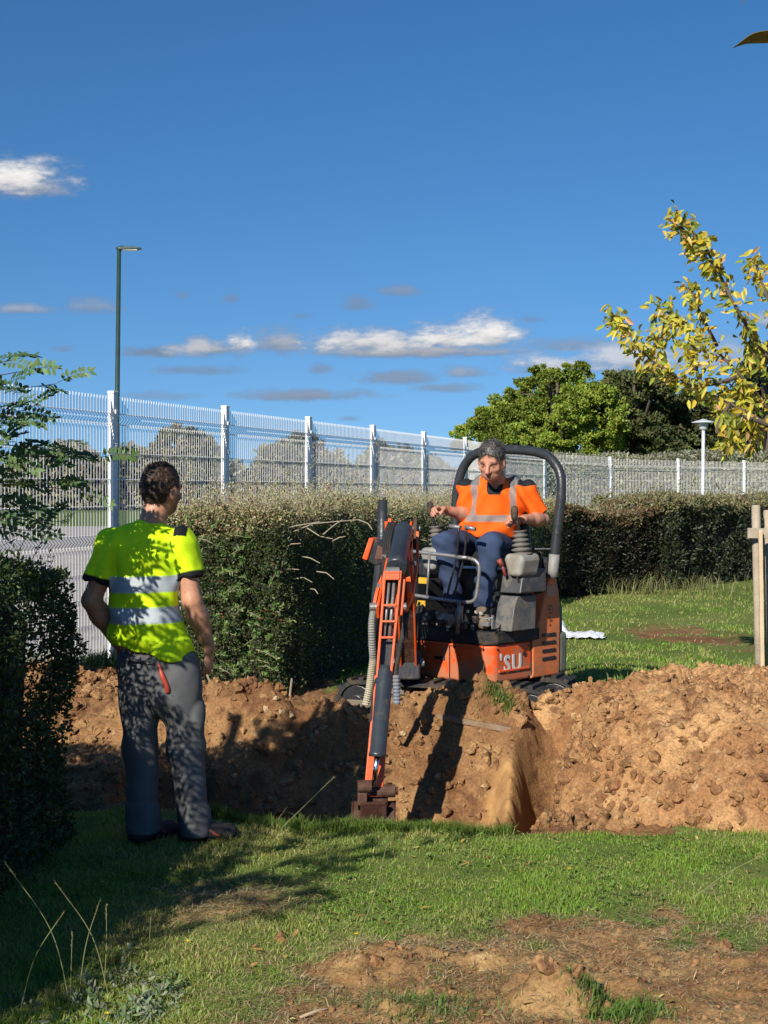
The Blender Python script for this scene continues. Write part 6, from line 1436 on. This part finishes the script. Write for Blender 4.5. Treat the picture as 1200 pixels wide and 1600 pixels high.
    for p_ in (back(221, 1026, .138), back(254, 1030, .150)): mb.tube([p_, p_-fw*.005], .006, 10)
    mb.build('snap', M_STL, tro)
    mb = MB(); mb.tube(smooth_path([back(268, 1032, .13), back(274, 1048, .145), back(281, 1066, .14), back(281, 1076, .13)], 4), [.010]*4+[.013]*9, 8); mb.build('tool_handle', mat('red_plastic', (.36, .05, .03), .5), tro, smooth=True)
    mb = MB(); mb.bar(back(282, 1052, .125), back(305, 1050, .09), .006, .028, up=(0, 1, .2)); mb.build('pocket_trim', mat('grey_trim_cloth', (.17, .175, .18), .9), tro, bevel=.002)
    # shoes
    for an, dr in ((anL, nrm(fw*.8+sd*.35)), (anR, nrm(sd*.8+fw*.55))):
        S = SDF(an-V(.3, .3, .2), an+V(.3, .3, .12), .005); h = V(an[0], an[1], gz+.045)
        S.cap(h-dr*.035, h+dr*.05+V(0, 0, -.0), .046, .046, .02); S.cap(h+dr*.05, h+dr*.165-V(0, 0, .008), .046, .040, .03); S.cap(h-dr*.02, an-V(0, 0, .02), .046, .046, .03); S.cut(V(0, 0, gz+.006), V(0, 0, -1))
        v, q = S.mesh(); tt = (v[:, 2]-gz); c = np.where((tt < .026)[:, None], np.array([[.02, .02, .02]]), np.array([[.035, .033, .033]])); strip = ((np.abs(tt-.05-.02*np.sin(((v-h)@dr)*40)) < .004) & (((v-h)@dr) > .03) & (((v-h)@dr) < .11))[:, None]; c = np.where(strip, np.array([[.35, .08, .04]]), c)
        mesh_np('shoe', v, q, None, cloth_mat('shoe_leather', .6, 200), parent=root, col=c)
standing_worker()

def operator():
    D = 9.75; root = thing('person', P(750, 965, 9.45), 'grey-haired man in an orange hi-vis shirt and jeans seated at the excavator controls', 'person')
    fw = nrm(V(-.30, -.95, 0)); sd = V(-.95, .30, 0); up = V(0, 0, 1)     # sd: his right (left in the picture)
    r = np.random.default_rng(2)
    hc = P(768, 719, 9.64); hf = nrm(V(-.34, -.90, -.38)); neck0 = P(778, 755, 9.84); neck1 = P(775, 738, 9.77)
    shR = P(732, 768, 9.95); shL = P(819, 768, 9.78); chest = P(777, 784, 9.88); belly = P(762, 818, 9.90); pel = P(764, 838, 9.98)
    elR = P(736, 806, 9.93); wrR = P(696, 797, 9.76); elL = P(848, 812, 9.80); wrL = P(818, 811, 9.58)
    hipR = P(736, 846, 10.0); hipL = P(782, 848, 9.95); knR = P(694, 850, 9.64); knL = P(766, 852, 9.52); anR = P(709, 944, 9.62); anL = P(755, 948, 9.50)
    lo = P(640, 990, 9.6)-V(0, .5, 0); hi = P(890, 675, 10)+V(0, .5, 0)
    S = SDF(lo, hi, .005); o, ax = head(S, hc, hf, V(.02, -.12, 1), 1.05)
    S.cap(neck0-V(0, 0, .04), neck1-V(0, 0, .02), .064, .058, .03); S.cap(shR, shL, .055, .055, .05); S.cap(chest, belly, .14, .13, .05, fw, .7); S.cap(belly, pel, .13, .14, .05, fw, .75)
    for a, b, c in ((shL, elL, wrL), (shR, elR, wrR)): S.cap(a, b, .052, .042, .03); S.cap(b, b+(c-b)*.4, .043, .042, .02); S.cap(b+(c-b)*.3, c, .042, .029, .03)
    for a, b, c in ((hipL, knL, anL), (hipR, knR, anR)): S.cap(a, b, .08, .052, .04); S.cap(b, c, .052, .04, .03)
    hand(S, wrL, nrm(V(-.85, -.25, .12)), nrm(V(-.35, -.4, -.8)), nrm(V(-.3, .8, .4)), 1.02, 1.05); hand(S, wrR, nrm(V(-.75, -.55, .05)), nrm(V(.2, -.5, -.8)), nrm(V(.3, .6, .5)), 1.02, 1.05)
    v, q = S.mesh(); v = relax(v, q, 1, .35); col = flesh(v, SKIN2, hc, o, ax, 1, r); mesh_np('body', v, q, None, skin_mat('tanned_skin', SKIN2), parent=root, col=col)
    # hair: greying, short, with a fringe
    S = SDF(hc-.18, hc+.18, .004); S.ell(hc+ax[1]*-.012+ax[2]*.042, V(.086, .106, .090), ax, .01); S.ell(hc+ax[1]*-.05+ax[2]*-.03, V(.072, .06, .06), ax, .03)
    S.cut(o(0, .070, .045), ax[1]*.95-ax[2]*.55, None, None)
    for s in (-1, 1): S.ell(o(s*.085, .03, -.03), (.030, .05, .05), ax, .01, 'sub')
    S.ell(o(0, .12, -.028), (.088, .10, .088), ax, .01, 'sub')
    v, q = S.mesh(); n = vnormals(v, q); v = v+n*(.008*vn3(v*60, 1)+.006*vn3(v*120, 2))[:, None]
    hc_ = jcol([.075, .070, .064], len(v), r, .4)*(1+1.3*vn3(v*55, 4))[:, None]; hair = mesh_np('hair', v, q, None, leafmat('grey_hair', 0, .5, .4), parent=root, col=np.clip(hc_, .01, .6))
    k = r.integers(0, len(v), 3600); d = unit(n[k]*.7+r.normal(0, .45, (len(k), 3))-ax[2]*.3+ax[0]*.4); s = orth(d); lv, lq = leaves(v[k]-n[k]*.003, d, s, np.cross(s, d), r.uniform(.012, .026, len(k)), .0030, .0)
    mesh_np('hair_tufts', lv, lq, None, leafmat('grey_strand', 0, .5, .4), parent=hair, col=rep(jcol([.12, .113, .10], len(k), r, .6), 6))
    # shirt
    S = SDF(lo, hi, .005); S.cap(chest, belly, .195, .185, .05, fw, .66); S.cap(belly, pel+V(0, 0, .03), .188, .180, .05, fw, .70); S.cap(shR*.97+shL*.03+V(0, 0, .006), shL*.97+shR*.03+V(0, 0, .006), .074, .074, .06); S.cap(neck0-V(0, 0, .06), neck0+V(0, 0, .01), .11, .07, .05)
    S2 = SDF(lo, hi, .005); S2.cap(shL, elL+(shL-elL)*.12, .076, .068, .05); S2.cap(shR, elR+(shR-elR)*.15, .076, .068, .05)
    cL = elL+(shL-elL)*.18; cR = elR+(shR-elR)*.12; S2.cut(cL, nrm(elL-shL)); S2.cut(cR, nrm(elR-shR)+V(-.4, 0, 0)); S.merge(S2, .035)
    S.cut(P(765, 839, 9.68), V(-.05, 0, -1)); S.cut(neck0+V(0, 0, .030), nrm(V(.0, .35, 1)), neck0-V(.10, .2, .03), neck0+V(.10, .2, .2))
    vn = neck0+fw*.09+V(0, 0, -.055); S.cap(neck0+V(0, 0, .03)+fw*.02, vn+fw*.03+V(0, 0, .01), .05, .012, .012, mode='sub')
    S.cap(neck0+fw*.05+V(0, 0, .03), vn+fw*.05+V(0, 0, .0), .055, .006, .005, mode='sub')
    v, q = S.mesh(); n = vnormals(v, q); x = (v-chest)@sd; z = v[:, 2]; y = (v-chest)@fw
    w = 1.3*np.sin(z*42+x*18+4*vn3(v*5, 3))*np.clip((P(0, 790, D)[2]-z)/.12, .1, 1)+2.2*vn3(v*np.array([10, 10, 5]), 5)+1.2*vn3(v*18, 6); w = w+2.2*np.sin(z*34+np.abs(x)*46+4*vn3(v*5, 12))*np.clip(np.abs(x)/.12, .2, 1); v = folds(v, n, .0060, w)
    col = jcol([.92, .125, .008], len(v), r, .015, .01); REF = np.array([.27, .215, .20]); GR = np.array([.16, .16, .16]); BLK = np.array([.015, .017, .02])
    def paint(m, c): m = m.astype(float)[:, None]; return col*(1-m)+c*m
    torso = (np.abs(x) < .185)
    col = paint(torso & (z < P(0, 805, 9.75)[2]) & (z > P(0, 816, 9.75)[2]), REF)
    px = 600+F*v[:, 0]/v[:, 1]
    for x0, x1 in ((.115, .155), (-.150, -.110)): col = paint((x > x0) & (x < x1) & (z > P(0, 811, 9.75)[2]) & (y > -.1), REF)
    ytop = z > chest[2]+.108+.0*x; col = paint(ytop & (np.abs(x) > .10) & (np.abs(x) < .165), GR); col = paint(ytop & (np.abs(x) >= .165), BLK); col = paint((z > chest[2]+.120) & (np.abs(x) <= .10) & (y < .045), BLK)
    vd = np.linalg.norm(v-(neck0+fw*.05+V(0, 0, .0)), axis=1); col = paint((capfield(v, neck0+fw*.06+V(0, 0, .05), vn+fw*.06) < .060) & (y > .0) & (z > vn[2]-.02), BLK)
    mesh_np('shirt', v, q, None, cloth_mat('orange_hi_vis_cloth', .75), parent=root, col=np.clip(col, 0, 1))
    # jeans
    S = SDF(lo, hi, .005); S.cap(pel+V(0, 0, .085), pel, .153, .168, .05, fw, .86); S.cap(hipL, hipR, .10, .10, .05)
    for h_, k_, a_ in ((hipL, knL, anL), (hipR, knR, anR)): S.cap(h_, k_, .100, .074, .05); S.cap(k_, a_+V(0, 0, .03), .074, .060, .03); S.cut(a_+V(0, 0, -.0), V(0, 0, -1), a_-V(.12, .14, .12), a_+V(.12, .14, .0))
    v, q = S.mesh(); n = vnormals(v, q); z = v[:, 2]; w = 1.4*np.sin(z*55+v[:, 0]*30+4*vn3(v*6, 2))*.8+2.2*vn3(v*10, 5)+1.3*vn3(v*22, 6); w = w+2*vn3(v*np.array([16, 16, 9]), 21); v = folds(v, n, .0060, w)
    fade = np.maximum(np.exp(-(np.linalg.norm(v-knL, axis=1)/.11)**2), np.exp(-(np.linalg.norm(v-knR, axis=1)/.11)**2))[:, None]; col = jcol([.030, .046, .090], len(v), r, .05, .03)*(1+.7*fade)
    mesh_np('jeans', v, q, None, cloth_mat('denim', .85, 400), parent=root, col=col)
    for an, dr in ((anL, nrm(V(-.05, -1, 0))), (anR, nrm(V(-.25, -1, 0)))):
        S = SDF(an-V(.2, .35, .2), an+V(.2, .2, .1), .005); gz = .768; h = V(an[0], an[1], gz+.045)
        S.cap(h, h+dr*.06, .044, .044, .02); S.cap(h+dr*.05, h+dr*.13-V(0, 0, .006), .044, .038, .03); S.cap(h, an+V(0, 0, .02), .044, .046, .03); S.cut(V(0, 0, gz+.002), V(0, 0, -1)); v, q = S.mesh()
        mesh_np('work_boot', v, q, None, mat('muddy_suede', (.14, .10, .075), .9, dirt=.4, dirtc=(.3, .22, .14)), parent=root)
operator()
